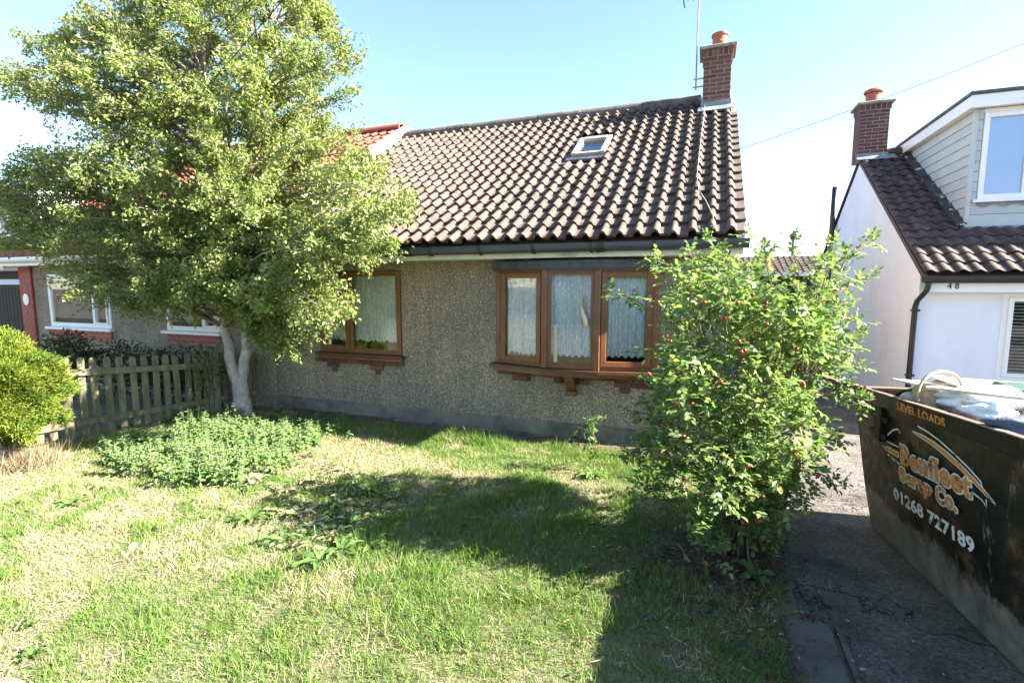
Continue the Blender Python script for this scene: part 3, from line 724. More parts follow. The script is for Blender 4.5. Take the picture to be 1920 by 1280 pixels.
tag(MB().tube(pts, .0038, 5).build('aerial_cable', MAT['capc']), 'thin pale aerial cable running down the brown roof tiles from the chimney', 'cable')

# ------------------------------------------------------------------ left half of the semi
XA = -11.75
semi = thing('attached_house', (-8.7, YW, 0), 'pebbledashed attached house with red tiled roof and white windows behind the tree', 'house')
H1 = (-10.98, -9.32, 1.06, 1.98); H2 = (-7.98, -6.83, 1.08, 1.98)
sw = wall_holes(XA + .35, XL - .02, -.02, 2.30, [H1, H2], YW, .22)
sw.box(XA, XL - .02, 12.6, 12.79, 0, 2.4); sw.prism([(XA, YW + .1, 0), (XA, 12.8, 0), (XA, 12.8, 2.3), (XA, 9.2, 4.8), (XA, YW + .1, 2.42)], (.2, 0, 0))
sw.build('wall', MAT['dash'], semi)
MB().box(XA + .2, XL - .3, 7.3, 7.4, 0, 2.4).build('inner_wall', MAT['room'], semi)
MB().box(XA + .2, XL - .1, YW + .03, 12.5, 2.32, 2.36).build('inner_ceiling', MAT['room'], semi)
pier = MB().box(XA, XA + .349, YW - .03, YW + .25, -.02, 2.12).build('brick_pier', MAT['paintbrick'], semi)
for k in range(32):
    x = XA - .003; st = 0 if k % 2 else .09
    brick_course(pier, MAT['paintbrick'], XA - .003, XA + .352, YW - .038, .02 + k * .065, .065, .165, st, .03, .006)
lz = .16
dk = MB(); dk.prism([(XA - .1, ye + .06, ze - .03 + lz), (XA - .1, yr, zr - .05 + lz), (XA - .1, 2 * yr - ye, ze), (XA - .1, 2 * yr - ye, ze - .1), (XA - .1, yr, zr - .11), (XA - .1, ye + .06, ze - .06)], (XL - .06 - XA + .1, 0, 0))
rf2 = dk.build('roof', MAT['redfar'], semi)
roof_tiles(rf2, roll_profile(.20, .036), .20, .27, 30, 17, XL - .06, ye, ze + lz, PIT, MAT['redtile'], MAT['redfar'], None, lambda p: -p[1] + p[0] * -.6, 60)
rme2 = ridge_mesh(MAT['redtile'])
for k in range(13): inst('ridge_tile', rme2, rf2, (XL - .08 - (k + 1) * rl, yr, zr + .02 + lz), (random.uniform(-.02, .02), 0, 0))
vb = MB(); vb.prism([(XL - .055, ye, ze - .05), (XL - .055, yr, zr - .06), (XL - .055, yr, zr + lz + .03), (XL - .055, ye, ze + lz + .03)], (.06, 0, 0))
vb.prism([(XL - .055, 2 * yr - ye, ze - .05), (XL - .055, yr + .001, zr - .06), (XL - .055, yr + .001, zr + lz + .05), (XL - .055, 2 * yr - ye, ze + lz + .05)], (.06, 0, 0))
vb.build('verge_mortar', MAT['mortar'], semi)
vb = MB(); vb.prism([(XL - .10, ye - .02, ze + lz + .031), (XL - .10, yr + .02, zr + lz + .031), (XL - .10, yr + .02, zr + lz + .065), (XL - .10, ye - .02, ze + lz + .065)], (.12, 0, 0))
vb.build('verge_trim', MAT['white'], semi)
MB().box(XA - .1, XL - .07, 5.262, 5.285, 2.12, 2.28, None, .003).build('fascia', MAT['white'], semi)
MB().prism([(XA - .1, 5.203 + a, 2.26 + b_) for a, b_ in gp + gp2], (XL - XA - .02, 0, 0)).build('gutter', MAT['white'], semi)
for (a, b_, c, d), mul, nm in ((H1, -9.76, 'p'), (H2, -7.17, 'l')):
    Mh = Matrix.Translation((a, YW - .01, 0)); w = b_ - a
    fr = MB(); frame_mb(fr, Mh, 0, w, c, d, 0, .07, .06); fr.box(mul - a - .025, mul - a + .025, -.001, .069, c + .06, d - .06, Mh, .004)
    fo = fr.build('window', MAT['white'], semi)
    casement(fo, Mh, .055, mul - a - .02, c + .055, d - .055, MAT['white'], opening=False); casement(fo, Mh, mul - a + .02, w - .055, c + .055, d - .055, MAT['white'], .04)
    MB().box(a - .06, b_ + .06, YW - .08, YW + .02, c - .05, c - .002, None, .006).build('sill', MAT['white'], fo)
    bz = MB(); bz.box(a + .02, b_ + .01, YW - .03, YW - .001, c - .19, c - .052)
    for q in (.12, .52, .84): bz.box(a + w * q - .10, a + w * q + .10, YW - .03, YW - .001, c - .27, c - .191)
    bzo = bz.build('brick_panel', MAT['mortar'], fo)
    for r_ in range(2): brick_course(bzo, MAT['paintbrick'], a + .02, b_ + .01, YW - .036, c - .19 + r_ * .068, .068, .19, .1 * r_, .03, .006)
    for q in (.12, .52, .84): brick_course(bzo, MAT['paintbrick'], a + w * q - .10, a + w * q + .10, YW - .036, c - .265, .068, .19, 0, .03, .006)
curtain('pale pink blind in the white window left of the tree', Matrix.Translation((H1[0], YW, 0)), .05, H1[1] - H1[0] - .05, .075, 1.95, 1.10, MAT['blind'], None, .09, .006, 3.0, 'blind')
curtain('net curtain in the white window behind the picket fence', Matrix.Translation((H2[0], YW, 0)), .05, H2[1] - H2[0] - .05, .085, 1.95, 1.15, MAT['lace'], None, .08, .016, .06)
npl = MB().lathe([(.0, 0), (.085, .0), (.085, .012), (.0, .014)], (0, 0, 0), 20)
npl.v = [(XA + .17 + x, YW - .040 - z, 1.53 + y * 1.25) for x, y, z in npl.v]
tag(npl.build('number_plate', MAT['numb']), 'small white oval plate on the red brick pier', 'plate')
# side gate and lean-to beyond the pier
gt = thing('side_gate', (-12.3, 5.75, 0), 'dark brown boarded side gate beside the red brick pier', 'gate')
for k in range(9): MB().box(-12.95 + k * .108, -12.95 + k * .108 + .10, 5.74, 5.762, .03, 1.80, None, .003).build('board', MAT['gate'], gt)
MB().box(-11.965, -11.86, 5.70, 5.78, 0, 1.88, None, .004).build('gate_post', MAT['cream'], gt)
MB().box(-13.0, -11.78, 5.73, 5.77, 1.90, 2.06, None, .004).build('gate_head', MAT['gate'], gt)
lt = thing('lean_to', (-13.4, 7.5, 0), 'pale sheet-roofed lean-to at the far left beyond the brick pier', 'lean-to')
MB().prism([(-14.9, 5.4, 2.13), (-11.80, 5.4, 2.18), (-11.80, 9.0, 2.55), (-14.9, 9.0, 2.50)], (0, 0, .03)).build('roof_sheet', MAT['polyc'], lt)
MB().box(-14.9, -11.80, 5.37, 5.40, 2.07, 2.20, None, .003).build('fascia', MAT['cream'], lt)
MB().box(-14.85, -13.05, 5.75, 5.80, 0, 2.06).build('wall', MAT['gate'], lt)
# house further left
fh = thing('red_roofed_house', (-19, 8, 0), 'white house with red tiled roof and dormer window at the far left edge', 'house')
MB().box(-24, -15.6, 8.2, 15, 0, 2.6).build('wall', MAT['render'], fh)
dk = MB(); dk.prism([(-24.2, 7.8, 2.45), (-24.2, 11.6, 4.85), (-24.2, 15.4, 2.45)], (8.8, 0, 0)); rf3 = dk.build('roof', MAT['redfar'], fh)
roof_tiles(rf3, roll_profile(.2, .03), .2, .27, 30, 15, -15.4, 7.8, 2.48, math.atan2(2.4, 3.8), MAT['redtile'], MAT['redfar'], None, None, 0)
MB().box(-24.2, -15.4, 7.74, 7.79, 2.27, 2.46, None, .004).build('fascia', MAT['white'], fh)
dmw = MB().box(-20.5, -16.9, 8.5, 11.5, 2.7, 4.45, None, .004).build('dormer', MAT['white'], fh)
for x0 in (-20.2, -18.6):
    fr = MB(); Mh = Matrix.Translation((x0, 8.47, 0)); frame_mb(fr, Mh, 0, 1.3, 3.05, 4.25, 0, .06, .08); f_ = fr.build('window', MAT['white'], fh)
    MB().box(x0 + .07, x0 + 1.23, 8.485, 8.495, 3.12, 4.18).build('pane', MAT['glass'], f_)
    MB().box(x0 + .07, x0 + 1.23, 8.497, 8.4985, 3.12, 4.18).build('blind', MAT['curt'], f_)

# ------------------------------------------------------------------ neighbour across the drive
NX, NY, NB = 2.75, 8.49, -.40
nb = thing('white_house', (5.5, NY, NB), 'white rendered house with dark tiled roof and clad dormer beyond the drive', 'house')
W48 = (3.66, 5.3, .53, 1.69)
nwl = wall_holes(NX + .001, 9, NB, 2.0, [W48], NY, .22)
nwl.prism([(NX, NY + .0005, NB), (NX, 15.5, NB), (NX, 15.5, 1.9), (NX, 12.0, 4.15), (NX, NY + .0005, 2.0)], (.22, 0, 0))
nwl.box(NX + .23, 9, 15.2, 15.4, NB, 2.0)
nwl.build('wall', MAT['render'], nb)
MB().box(NX - .012, NX + .2, NY - .012, 15.5, NB, -.10, None, .005).build('plinth', MAT['slab'], nb)
MB().box(NX + .25, 9, NY + 1.2, NY + 1.25, NB, 2.0).build('inner_wall', MAT['room'], nb)
MB().box(NX + .25, 9, NY + .23, 15.1, 1.95, 1.98).build('inner_ceiling', MAT['room'], nb)
e48y, e48z, r48 = 8.24, 1.945, 12.0
z48 = lambda y: e48z + (y - e48y) * TP
dk = MB(); dk.prism([(NX - .03, e48y + .05, e48z - .03), (NX - .03, r48, z48(r48) - .05), (NX - .03, 15.76, e48z - .03), (NX - .03, 15.76, e48z - .09), (NX - .03, r48, z48(r48) - .11), (NX - .03, e48y + .05, e48z - .09)], (6.3, 0, 0))
rf = dk.build('roof', MAT['tile48'], nb)
DX, DY = 3.49, 9.33
W2, G2 = .172, .236
CX0, CX1, CY0, CY1 = 2.66, 3.13, 11.80, 12.25
def keep48(x, y, z):
    if x > DX - .02 and y > DY - .02: return False
    return not (x < CX1 + .02 and y > CY0 - .05)
roof_tiles(rf, pan_profile(W2, .036, 10), W2, G2, 24, 18, NX - .035 + 24 * W2, e48y, e48z, PIT, MAT['tile48'], MAT['tile48'], keep48, lambda p: math.dist(p, (0, 0, HC)), 300, .018, .024)
vg = MB(); vg.prism([(NX - .045, e48y + .01, e48z - .06), (NX - .045, r48, z48(r48) - .07), (NX - .045, r48, z48(r48) - .02), (NX - .045, e48y + .01, e48z - .015)], (.05, 0, 0)); vg.build('verge_mortar', MAT['tile48'], rf)
rme3 = ridge_mesh(MAT['tile48'])
for k in range(2): inst('ridge_tile', rme3, rf, (CX1 + .02 + k * rl, r48, z48(r48) + .02))
MB().box(NX + .03, 9, 8.265, 8.29, 1.70, 1.86, None, .003).build('fascia', MAT['white'], nb)
MB().box(NX + .03, 9, 8.291, NY - .001, 1.702, 1.716).build('soffit', MAT['white'], nb)
g48 = MB().prism([(NX - .06, 8.205 + a, 1.905 + b_) for a, b_ in gp + gp2], (6.3, 0, 0)).build('gutter', MAT['black'], nb)
dp = MB().tube([(NX + .0, 8.205, 1.86), (NX + .0, 8.205, 1.78), (NX - .005, 8.23, 1.72), (NX - .04, 8.40, 1.58), (NX - .045, 8.44, 1.50), (NX - .045, 8.445, 1.0), (NX - .045, 8.445, NB)], .034, 10).build('downpipe', MAT['black'], nb, smooth=True)
for z in (1.45, .55): MB().box(NX - .085, NX + .012, 8.42, 8.488, z - .015, z + .015, None, .003).build('clip', MAT['black'], dp)
vs, fs = text_arrays('4 8', .105, .002)
MB().add([(2.975 + u * .95, 8.261, 1.745 + v_) for u, v_ in vs], fs).build('house_number', MAT['black'], nb, recalc=False)
# ground-floor window with blind
Mh = Matrix.Translation((W48[0], NY - .01, 0)); fr = MB(); frame_mb(fr, Mh, 0, W48[1] - W48[0], W48[2], W48[3], 0, .07, .07)
fo = fr.build('window', MAT['white'], nb); casement(fo, Mh, .06, W48[1] - W48[0] - .06, W48[2] + .06, W48[3] - .06, MAT['white'], .05)
bl = thing('venetian_blind', (4.4, NY + .11, .6), 'white venetian blind slats behind the ground-floor window of the white house', 'blind')
sm = MB().box(-.72, .72, -.012, .012, -.001, .001).mesh('slat'); sm.materials.append(MAT['white'])
for k in range(22): inst('slat', sm, bl, (4.48, NY + .11, .64 + k * .044), (R(20), 0, 0))
# chimney
c2, ct2 = chimney(nb, CX0, CX1, CY0, CY1, z48(CY0) - .005, z48(r48) + .80, MAT['brick48'], .0655, .2)
cxm, cym = (CX0 + CX1) / 2, (CY0 + CY1) / 2
MB().lathe([(.125, 0), (.12, .16), (.13, .18), (.13, .20), (.10, .20), (.095, .05)], (cxm, cym, ct2 - .005), 22).build('chimney_pot', MAT['clay'], c2)
MB().lathe([(.155, .215), (.165, .235), (.15, .265), (.09, .30), (.02, .315), (.0, .316)], (cxm, cym, ct2 - .005), 22).build('cowl', MAT['clay'], c2)
for k in range(8):
    a = k * math.pi / 4; MB().tube([(cxm + .125 * math.cos(a), cym + .125 * math.sin(a), ct2 + .18), (cxm + .14 * math.cos(a), cym + .14 * math.sin(a), ct2 + .222)], .010, 5).build('cowl_leg', MAT['clay'], c2)
MB().box(CX0 + .01, CX1 - .01, CY0 + .01, CY1 - .01, ct2, ct2 + .02, None, .008).build('flaunching', MAT['capc'], c2)
fl = MB(); zc = z48(CY0); fl.box(CX0 - .02, CX1 + .02, CY0 - .02, CY0 - .006, zc - .02, zc + .12, None, .003)
fl.prism([(CX0 - .03, CY0 - .012, zc + .07), (CX1 + .12, CY0 - .012, zc + .07), (CX1 + .14, CY0 - .14, zc - .02), (CX0 - .03, CY0 - .14, zc - .02)], (0, 0, .012)); fl.build('flashing', MAT['lead'], c2)
# dormer
DZ1 = 4.26
dm = MB(); dm.box(DX + .03, 9, DY + .05, 12.2, 2.5, DZ1 + .01)
dmo = dm.build('dormer', MAT['clad'], nb)
nbd = 11; bh = (DZ1 - 2.62) / nbd
for k in range(nbd):
    za, zb = 2.62 + k * bh, 2.62 + (k + 1) * bh
    ya, yb = DY + .06 + max(0, (za - 2.60) / TP), DY + .06 + (zb - 2.60) / TP
    P = [(DX + .016, DY + .045, za), (DX + .016, min(ya, 12.1), za), (DX + .016, min(yb, 12.1), zb - .003), (DX + .016, DY + .045, zb - .003)]
    m_ = MB(); n = 4
    vsl = [(DX + .006, *P[0][1:]), (DX + .006, *P[1][1:]), (DX + .022, *P[2][1:]), (DX + .022, *P[3][1:])]
    m_.add(vsl + [(DX + .032, p[1], p[2]) for p in vsl], [(0, 1, 2, 3), (7, 6, 5, 4), (0, 4, 5, 1), (1, 5, 6, 2), (2, 6, 7, 3), (3, 7, 4, 0)]).build('cladding_board', MAT['clad'], dmo)
MB().box(DX - .006, DX + .045, DY - .012, DY + .044, 2.60, DZ1, None, .003).build('corner_trim', MAT['clad'], dmo)
for k in range(9):
    z = 2.98 + k * .142
    MB().box(DX + .047, 3.60, DY + .006, DY + .049, z, z + .137, None, .003).build('cladding_block', MAT['clad'], dmo)
for k in range(2): MB().box(DX + .047, 9, DY + .008, DY + .049, 2.63 + k * .172, 2.63 + k * .172 + .167, None, .003).build('cladding_board', MAT['clad'], dmo)
MB().box(DX + .047, 9, DY + .010, DY + .049, 4.255 - .05, 4.26, None, .002).build('head_board', MAT['white'], dmo)
fa = MB(); fa.box(DX - .10, 9, DY - .13, DY - .10, DZ1 - .005, DZ1 + .165, None, .003); fa.build('fascia', MAT['white'], dmo)
MB().box(DX - .10, DX - .07, DY - .099, 12.15, DZ1 - .004, DZ1 + .163, None, .003).build('side_fascia', MAT['white'], dmo)
MB().box(DX - .069, 9, DY - .099, 12.15, DZ1 + .01, DZ1 + .03).build('soffit', MAT['white'], dmo)
MB().box(DX - .125, 9, DY - .155, 12.2, DZ1 + .166, DZ1 + .215, None, .008).build('felt_edge', MAT['darklead'], dmo)
dw = (3.605, 5.1, 3.01, 4.20); Mh = Matrix.Translation((dw[0], DY - .012, 0)); fr = MB(); frame_mb(fr, Mh, 0, 1.49, dw[2], dw[3], 0, .06, .065); fr.box(.49, .55, -.001, .059, dw[2] + .06, dw[3] - .06, Mh, .003)
fo = fr.build('window', MAT['white'], dmo)
for a, b_ in ((.06, .495), (.545, 1.43)):
    MB().box(a, b_, .02, .026, dw[2] + .06, dw[3] - .06, Mh).build('pane', MAT['glass'], fo) if False else None
MB().box(.06, 1.43, .030, .036, dw[2] + .06, dw[3] - .06, Mh).build('window_glass', MAT['glass'], dmo)
MB().box(.06, 1.43, .045, .048, dw[2] + .06, dw[3] - .06, Mh).build('window_blind', MAT['curt'], dmo)
MB().box(dw[0] - .05, 5.2, DY - .06, DY + .01, dw[2] - .045, dw[2] - .003, None, .004).build('window_sill', MAT['white'], dmo)
wav = MB(); nw = 60; vs = []
for i in range(nw + 1):
    x = 3.60 + 1.6 * i / nw; vs += [(x, DY - .002, dw[2] - .05), (x, DY - .002, dw[2] - .095 - .018 * math.sin(x * 26))]
wav.add(vs, [(2 * i, 2 * i + 1, 2 * i + 3, 2 * i + 2) for i in range(nw)]); wav.add([(a, b_ + .006, c_) for a, b_, c_ in vs], [(2 * i, 2 * i + 2, 2 * i + 3, 2 * i + 1) for i in range(nw)]).build('lead_apron', MAT['lead'], dmo)
MB().box(DX - .03, 9, DY - .05, DY + .006, 2.535, 2.628, None, .01).build('flashing', MAT['lead'], dmo)
MAT['valley'] = var_mat('lichened_mortar', (.03, .03, .03), (.075, .07, .07), 8, .9, .6, 40, .01, third=(.55, .56, .55), tscale=9, tlo=.60, thi=.64)
vl = MB(); vl.prism([(DX - .10, DY - .02, z48(DY - .02) + .03), (DX + .02, DY - .02, z48(DY - .02) + .05), (DX + .02, 11.9, z48(11.9) + .05), (DX - .10, 11.9, z48(11.9) + .03)], (0, 0, .03)); vl.build('valley_mortar', MAT['valley'], dmo)
# soil pipe and meter box on the gable
MB().tube([(2.66, 13.6, NB), (2.66, 13.6, 2.2), (2.655, 13.55, 3.2), (2.655, 13.5, 3.98)], .055, 10).build('soil_pipe', MAT['black'], nb, smooth=True)
MB().box(2.58, NX - .002, 13.05, 13.5, -.16, .32, None, .01).build('meter_box', MAT['cream'], nb)

# things in the gap behind
ga = thing('far_garage', (3, 25, -.3), 'low dark garage with shallow brown roof far down the drive', 'garage')
MB().box(1.0, 5.2, 25, 30, -.3, 2.35).build('wall', MAT['gate'], ga)
dk = MB(); dk.prism([(.8, 24.7, 2.30), (.8, 27.5, 3.15), (.8, 30.3, 2.30)], (4.6, 0, 0)); gro = dk.build('roof', MAT['tilefar'], ga)
roof_tiles(gro, roll_profile(.25, .03, 8), .25, .3, 18, 9, 5.4, 24.7, 2.33, math.atan2(.85, 2.8), MAT['tile'], MAT['tilefar'], None, None, 0)
MB().box(.8, 5.4, 24.62, 24.69, 2.16, 2.34).build('fascia', MAT['cream'], ga)
lp = thing('street_lamp', (3.8, 27.2, 0), 'thin dark lamp post standing above the far garage roof', 'lamp')
MB().tube([(3.85, 27.6, 0), (3.85, 27.6, 3.9)], .055, 8).build('post', MAT['black'], lp); MB().lathe([(.05, 0), (.14, .08), (.16, .25), (.04, .36)], (3.85, 27.6, 3.9), 10).build('lantern', MAT['black'], lp)
sg = thing('boarded_gate', (1.5, 15.6, -.3), 'dark boarded gate across the far end of the drive behind the rose bush', 'gate')
for k in range(14): MB().box(.30 + k * .165, .30 + k * .165 + .155, 15.6, 15.63, -.28, 1.62 + .02 * (k % 2), None, .004).build('board', MAT['gate'], sg)
MB().box(.3, 2.6, 15.631, 15.68, .9, 1.0).build('rail', MAT['gate'], sg)

# overhead wires
def wire(label, a, b_, sag, r=.008):
    a, b_ = Vector(a), Vector(b_); P = [a.lerp(b_, t / 16) - Vector((0, 0, sag * 4 * (t / 16) * (1 - t / 16))) for t in range(17)]
    tag(MB().tube(P, r, 5).build('overhead_cable', MAT['black']), label, 'cable', 'overhead cables')
wire('thin overhead cable passing behind the chimney of the white house', at(1382, 281, 13), at(1990, 52, 13.5), .10)
wire('upper of two thin cables running into the tree crown', at(230, 265, 6.6), at(500, -35, 4.4), .02, .005)
wire('lower of two thin cables running into the tree crown', at(270, 290, 6.6), at(565, -40, 4.4), .02, .005)

# ------------------------------------------------------------------ skip and its load
SA = Vector((1.245, 4.36, 0)); SD = Vector((.143, -.9897, 0)); SN = Vector((-.9897, -.143, 0))
def sp(s, z, w=0.0): return SA + SD * s + SN * (.13 * z / 1.0 - w) + Vector((0, 0, z))     # w: metres away from the lawn-side panel
def ztop(s): return 1.03 + .055 * (s + .2)
SL0, SL1, SW = .0, 2.55, 1.55
TS0, TS1 = -.14, 2.85
skip = thing('waste_skip', SA + SD * 1.2 - SN * .7, 'battered black steel skip with orange and white lettering, loaded with rubbish on the drive', 'skip')
def slab(mb, pts, nrm, t): mb.prism(pts, Vector(nrm) * t)
nn_ = (SN + Vector((0, 0, -.13))).normalized()
mb = MB(); nseg = 10; vs = []
# side panel, a little dented
rnd = random.Random(5)
nx_, nz_ = 22, 10; grid = {}
for i in range(nx_ + 1):
    for j in range(nz_ + 1):
        t = i / nx_; zt_ = j / nz_
        s0, s1 = SL0 + (TS0 - SL0) * zt_, SL1 + (TS1 - SL1) * zt_
        s = s0 + (s1 - s0) * t; z = ztop(s) * zt_ + .0
        dent = .006 * math.sin(s * 5 + zt_ * 3) * math.sin(zt_ * math.pi) + .005 * math.sin(s * 11.3 + 2) * math.sin(zt_ * math.pi * 2)
        grid[i, j] = len(vs); vs.append(sp(s, z) + nn_ * dent)
fs = [(grid[i, j], grid[i + 1, j], grid[i + 1, j + 1], grid[i, j + 1]) for i in range(nx_) for j in range(nz_)]
k0 = len(vs); vs2 = [v_ - nn_ * .02 for v_ in vs]
fs2 = [tuple(k0 + q for q in f[::-1]) for f in fs]
edge = [(i, 0) for i in range(nx_)] + [(nx_, j) for j in range(nz_)] + [(i, nz_) for i in range(nx_, 0, -1)] + [(0, j) for j in range(nz_, 0, -1)]
fe = [(grid[edge[q]], k0 + grid[edge[q]], k0 + grid[edge[(q + 1) % len(edge)]], grid[edge[(q + 1) % len(edge)]]) for q in range(len(edge))]
panel = mb.add(vs + vs2, fs + fs2 + fe).build('side_panel', MAT['skip'], skip, loc=SA)
def sp2(s, z): return SA + SD * s - SN * (SW + .13 * z) + Vector((0, 0, z))
mb = MB(); mb.prism([sp2(SL0, 0), sp2(SL1, 0), sp2(TS1, ztop(TS1)), sp2(TS0, ztop(TS0))], SN * .02); mb.build('side_panel', MAT['skip'], skip)
mb = MB(); mb.prism([sp(SL0, 0, .021), sp2(SL0, 0), sp2(TS0, ztop(TS0) - .02), sp(TS0, ztop(TS0) - .02, .021)], SD * .02); mb.build('end_panel', MAT['skip'], skip)
mb = MB(); mb.prism([sp(SL1, 0, .021), sp2(SL1, 0), sp2(TS1, ztop(TS1) - .02), sp(TS1, ztop(TS1) - .02, .021)], SD * -.02); mb.build('end_panel', MAT['skip'], skip)
mb = MB(); mb.prism([sp(SL0, .02, .02), sp(SL1, .02, .02), sp2(SL1, .02), sp2(SL0, .02)], (0, 0, .015)); mb.build('floor', MAT['skipin'], skip)
def bar(a, b_, w, h, name, mat=MAT['rust'], parent=skip):
    a, b_ = Vector(a), Vector(b_); d = (b_ - a).normalized(); s_ = d.cross(Vector((0, 0, 1))).normalized(); u_ = s_.cross(d)
    M = Matrix((d, s_, u_)).transposed().to_4x4(); M.translation = a
    return MB().box(0, (b_ - a).length, -w / 2, w / 2, -h / 2, h / 2, M, .004).build(name, mat, parent)
rimz = .035
bar(sp(TS0 - .02, ztop(TS0) - rimz + .0) - SN * .006, sp(TS1 + .02, ztop(TS1) - rimz) - SN * .006, .05, .085, 'rim', MAT['skip'])
bar(sp(TS0 - .02, ztop(TS0) + .011) - SN * .006, sp(TS1 + .02, ztop(TS1) + .011) - SN * .006, .046, .008, 'rim_edge', MAT['rust'])
bar(sp2(TS0 - .02, ztop(TS0) - rimz) - SN * .02, sp2(TS1 + .02, ztop(TS1) - rimz) - SN * .02, .05, .075, 'rim', MAT['rust'])
bar(sp(TS0 - .012, ztop(TS0) - rimz - .003, .03), sp2(TS0 - .012, ztop(TS0) - rimz - .003), .05, .07, 'rim', MAT['rust'])
bar(sp(TS1 + .012, ztop(TS1) - rimz - .003, .03), sp2(TS1 + .012, ztop(TS1) - rimz - .003), .05, .07, 'rim', MAT['rust'])
# lifting lugs
for s in (.27, 2.5):
    lg = MB()
    M = Matrix((SD, SN, Vector((0, 0, 1)))).transposed().to_4x4(); M.translation = sp(s, 0) + SN * .085
    lg.box(-.04, .055, -.03, .055, .735, .985, M, .008)
    lo = lg.build('lifting_lug', MAT['lug'], skip)
    for z in (.78, .895): bar(M @ Vector((-.12, .03, z)), M @ Vector((.12, .03, z)), .04, .035, 'pin', MAT['lug'], lo)
# lettering and swooshes on the panel, millimetres proud
def onpan(s, z, lift): return sp(s, z) + nn_ * lift
def letter(body, s0, s1, zb, h, mat, off, lift, slope=.055):
    vs, fs = text_arrays(body, 1.0, 0.0, 6, 1.06); xa = min(v_[0] for v_ in vs); xb = max(v_[0] for v_ in vs); k = (s1 - s0) / (xb - xa); ky = h / .72
    vs, fs = text_arrays(body, 1.0, off / ((k + ky) / 2), 6, 1.06)
    MB().add([onpan(s0 + (u - xa) * k, zb + v_ * ky + (u - xa) * k * slope, lift) for u, v_ in vs], fs).build('lettering', mat, panel, recalc=False)
letter('LEVEL LOADS', .55, 1.04, 1.018, .050, MAT['orange'], .003, .0215, .045)
for b_, s0, s1, zb, h in (('Benfleet', .54, 1.215, .665, .128), ('Scrap', .51, .855, .55, .088), ('Co.', .905, 1.085, .578, .092)):
    letter(b_, s0, s1, zb, h, MAT['wlet'], .0145, .0125, .085); letter(b_, s0, s1, zb, h, MAT['orange'], .0055, .0150, .085)
letter('01268 727189', .415, 1.215, .385, .078, MAT['wlet'], .0045, .0140, .055)
def stripe(P, w, mat, lift, name='stripe'):
    vs = []; n = len(P)
    for i, (s, z) in enumerate(P):
        a = P[max(i - 1, 0)]; b_ = P[min(i + 1, n - 1)]; d = Vector((b_[0] - a[0], b_[1] - a[1])).normalized(); ww = w[i] if isinstance(w, list) else w
        vs += [onpan(s - d.y * ww / 2, z + d.x * ww / 2, lift), onpan(s + d.y * ww / 2, z - d.x * ww / 2, lift)]
    MB().add(vs, [(2 * i, 2 * i + 1, 2 * i + 3, 2 * i + 2) for i in range(n - 1)]).build(name, mat, panel, recalc=False)
arcA = [(0.690, 0.917), (0.790, 0.917), (0.910, 0.907), (1.020, 0.887), (1.130, 0.860), (1.240, 0.824), (1.320, 0.794), (1.390, 0.764)]
stripe(arcA, [.012, .028, .036, .038, .036, .032, .026, .008], MAT['wlet'], .0118)
stripe(arcA, [.004, .016, .024, .026, .024, .020, .014, .002], MAT['orange'], .0132)
stripe([(0.750, 0.967), (0.850, 0.962), (0.960, 0.945), (1.090, 0.912), (1.200, 0.877), (1.295, 0.837), (1.300, 0.812)], .010, MAT['wlet'], .0120)
stripe([(0.340, 0.757), (0.380, 0.807), (0.450, 0.857), (0.520, 0.884), (0.540, 0.862)], .010, MAT['wlet'], .0120)
stripe([(0.340, 0.757), (0.410, 0.757), (0.510, 0.764)], .009, MAT['wlet'], .0120)
stripe([(0.300, 0.704), (0.390, 0.707), (0.510, 0.710)], [.012, .042, .040], MAT['wlet'], .0118); stripe([(0.310, 0.704), (0.390, 0.707), (0.505, 0.710)], [.004, .028, .028], MAT['orange'], .0132)
stripe([(0.360, 0.667), (0.440, 0.657), (0.510, 0.652)], .010, MAT['wlet'], .0120)
stripe([(1.220, 0.757), (1.290, 0.747), (1.325, 0.727), (1.325, 0.762)], .009, MAT['wlet'], .0120)

# load
pile = MB(); nxp, nyp = 26, 14; idx = {}; vs = []
for i in range(nxp + 1):
    for j in range(nyp + 1):
        s = -.12 + 2.95 * i / nxp; w = .06 + 1.48 * j / nyp
        h = ztop(s) - .17 + .14 * math.sin(math.pi * j / nyp) + .06 * (fbm(s * 2, w * 2, 2.2, 4) - .5) * 2
        idx[i, j] = len(vs); vs.append(sp(s, 0, w) + SN * .08 + Vector((0, 0, float(h))))
pile.add(vs, [(idx[i, j], idx[i + 1, j], idx[i + 1, j + 1], idx[i, j + 1]) for i in range(nxp) for j in range(nyp)])
MAT['rubble'] = var_mat('mixed_rubble', (.10, .09, .08), (.30, .27, .24), 12, .9, .8, 20, .03, third=(.55, .54, .52), tscale=7, tlo=.52, thi=.6)
po = pile.build('rubble', MAT['rubble'], recalc=False); tag(po, 'mixed grey rubble filling the black skip', 'rubble', kind='stuff')
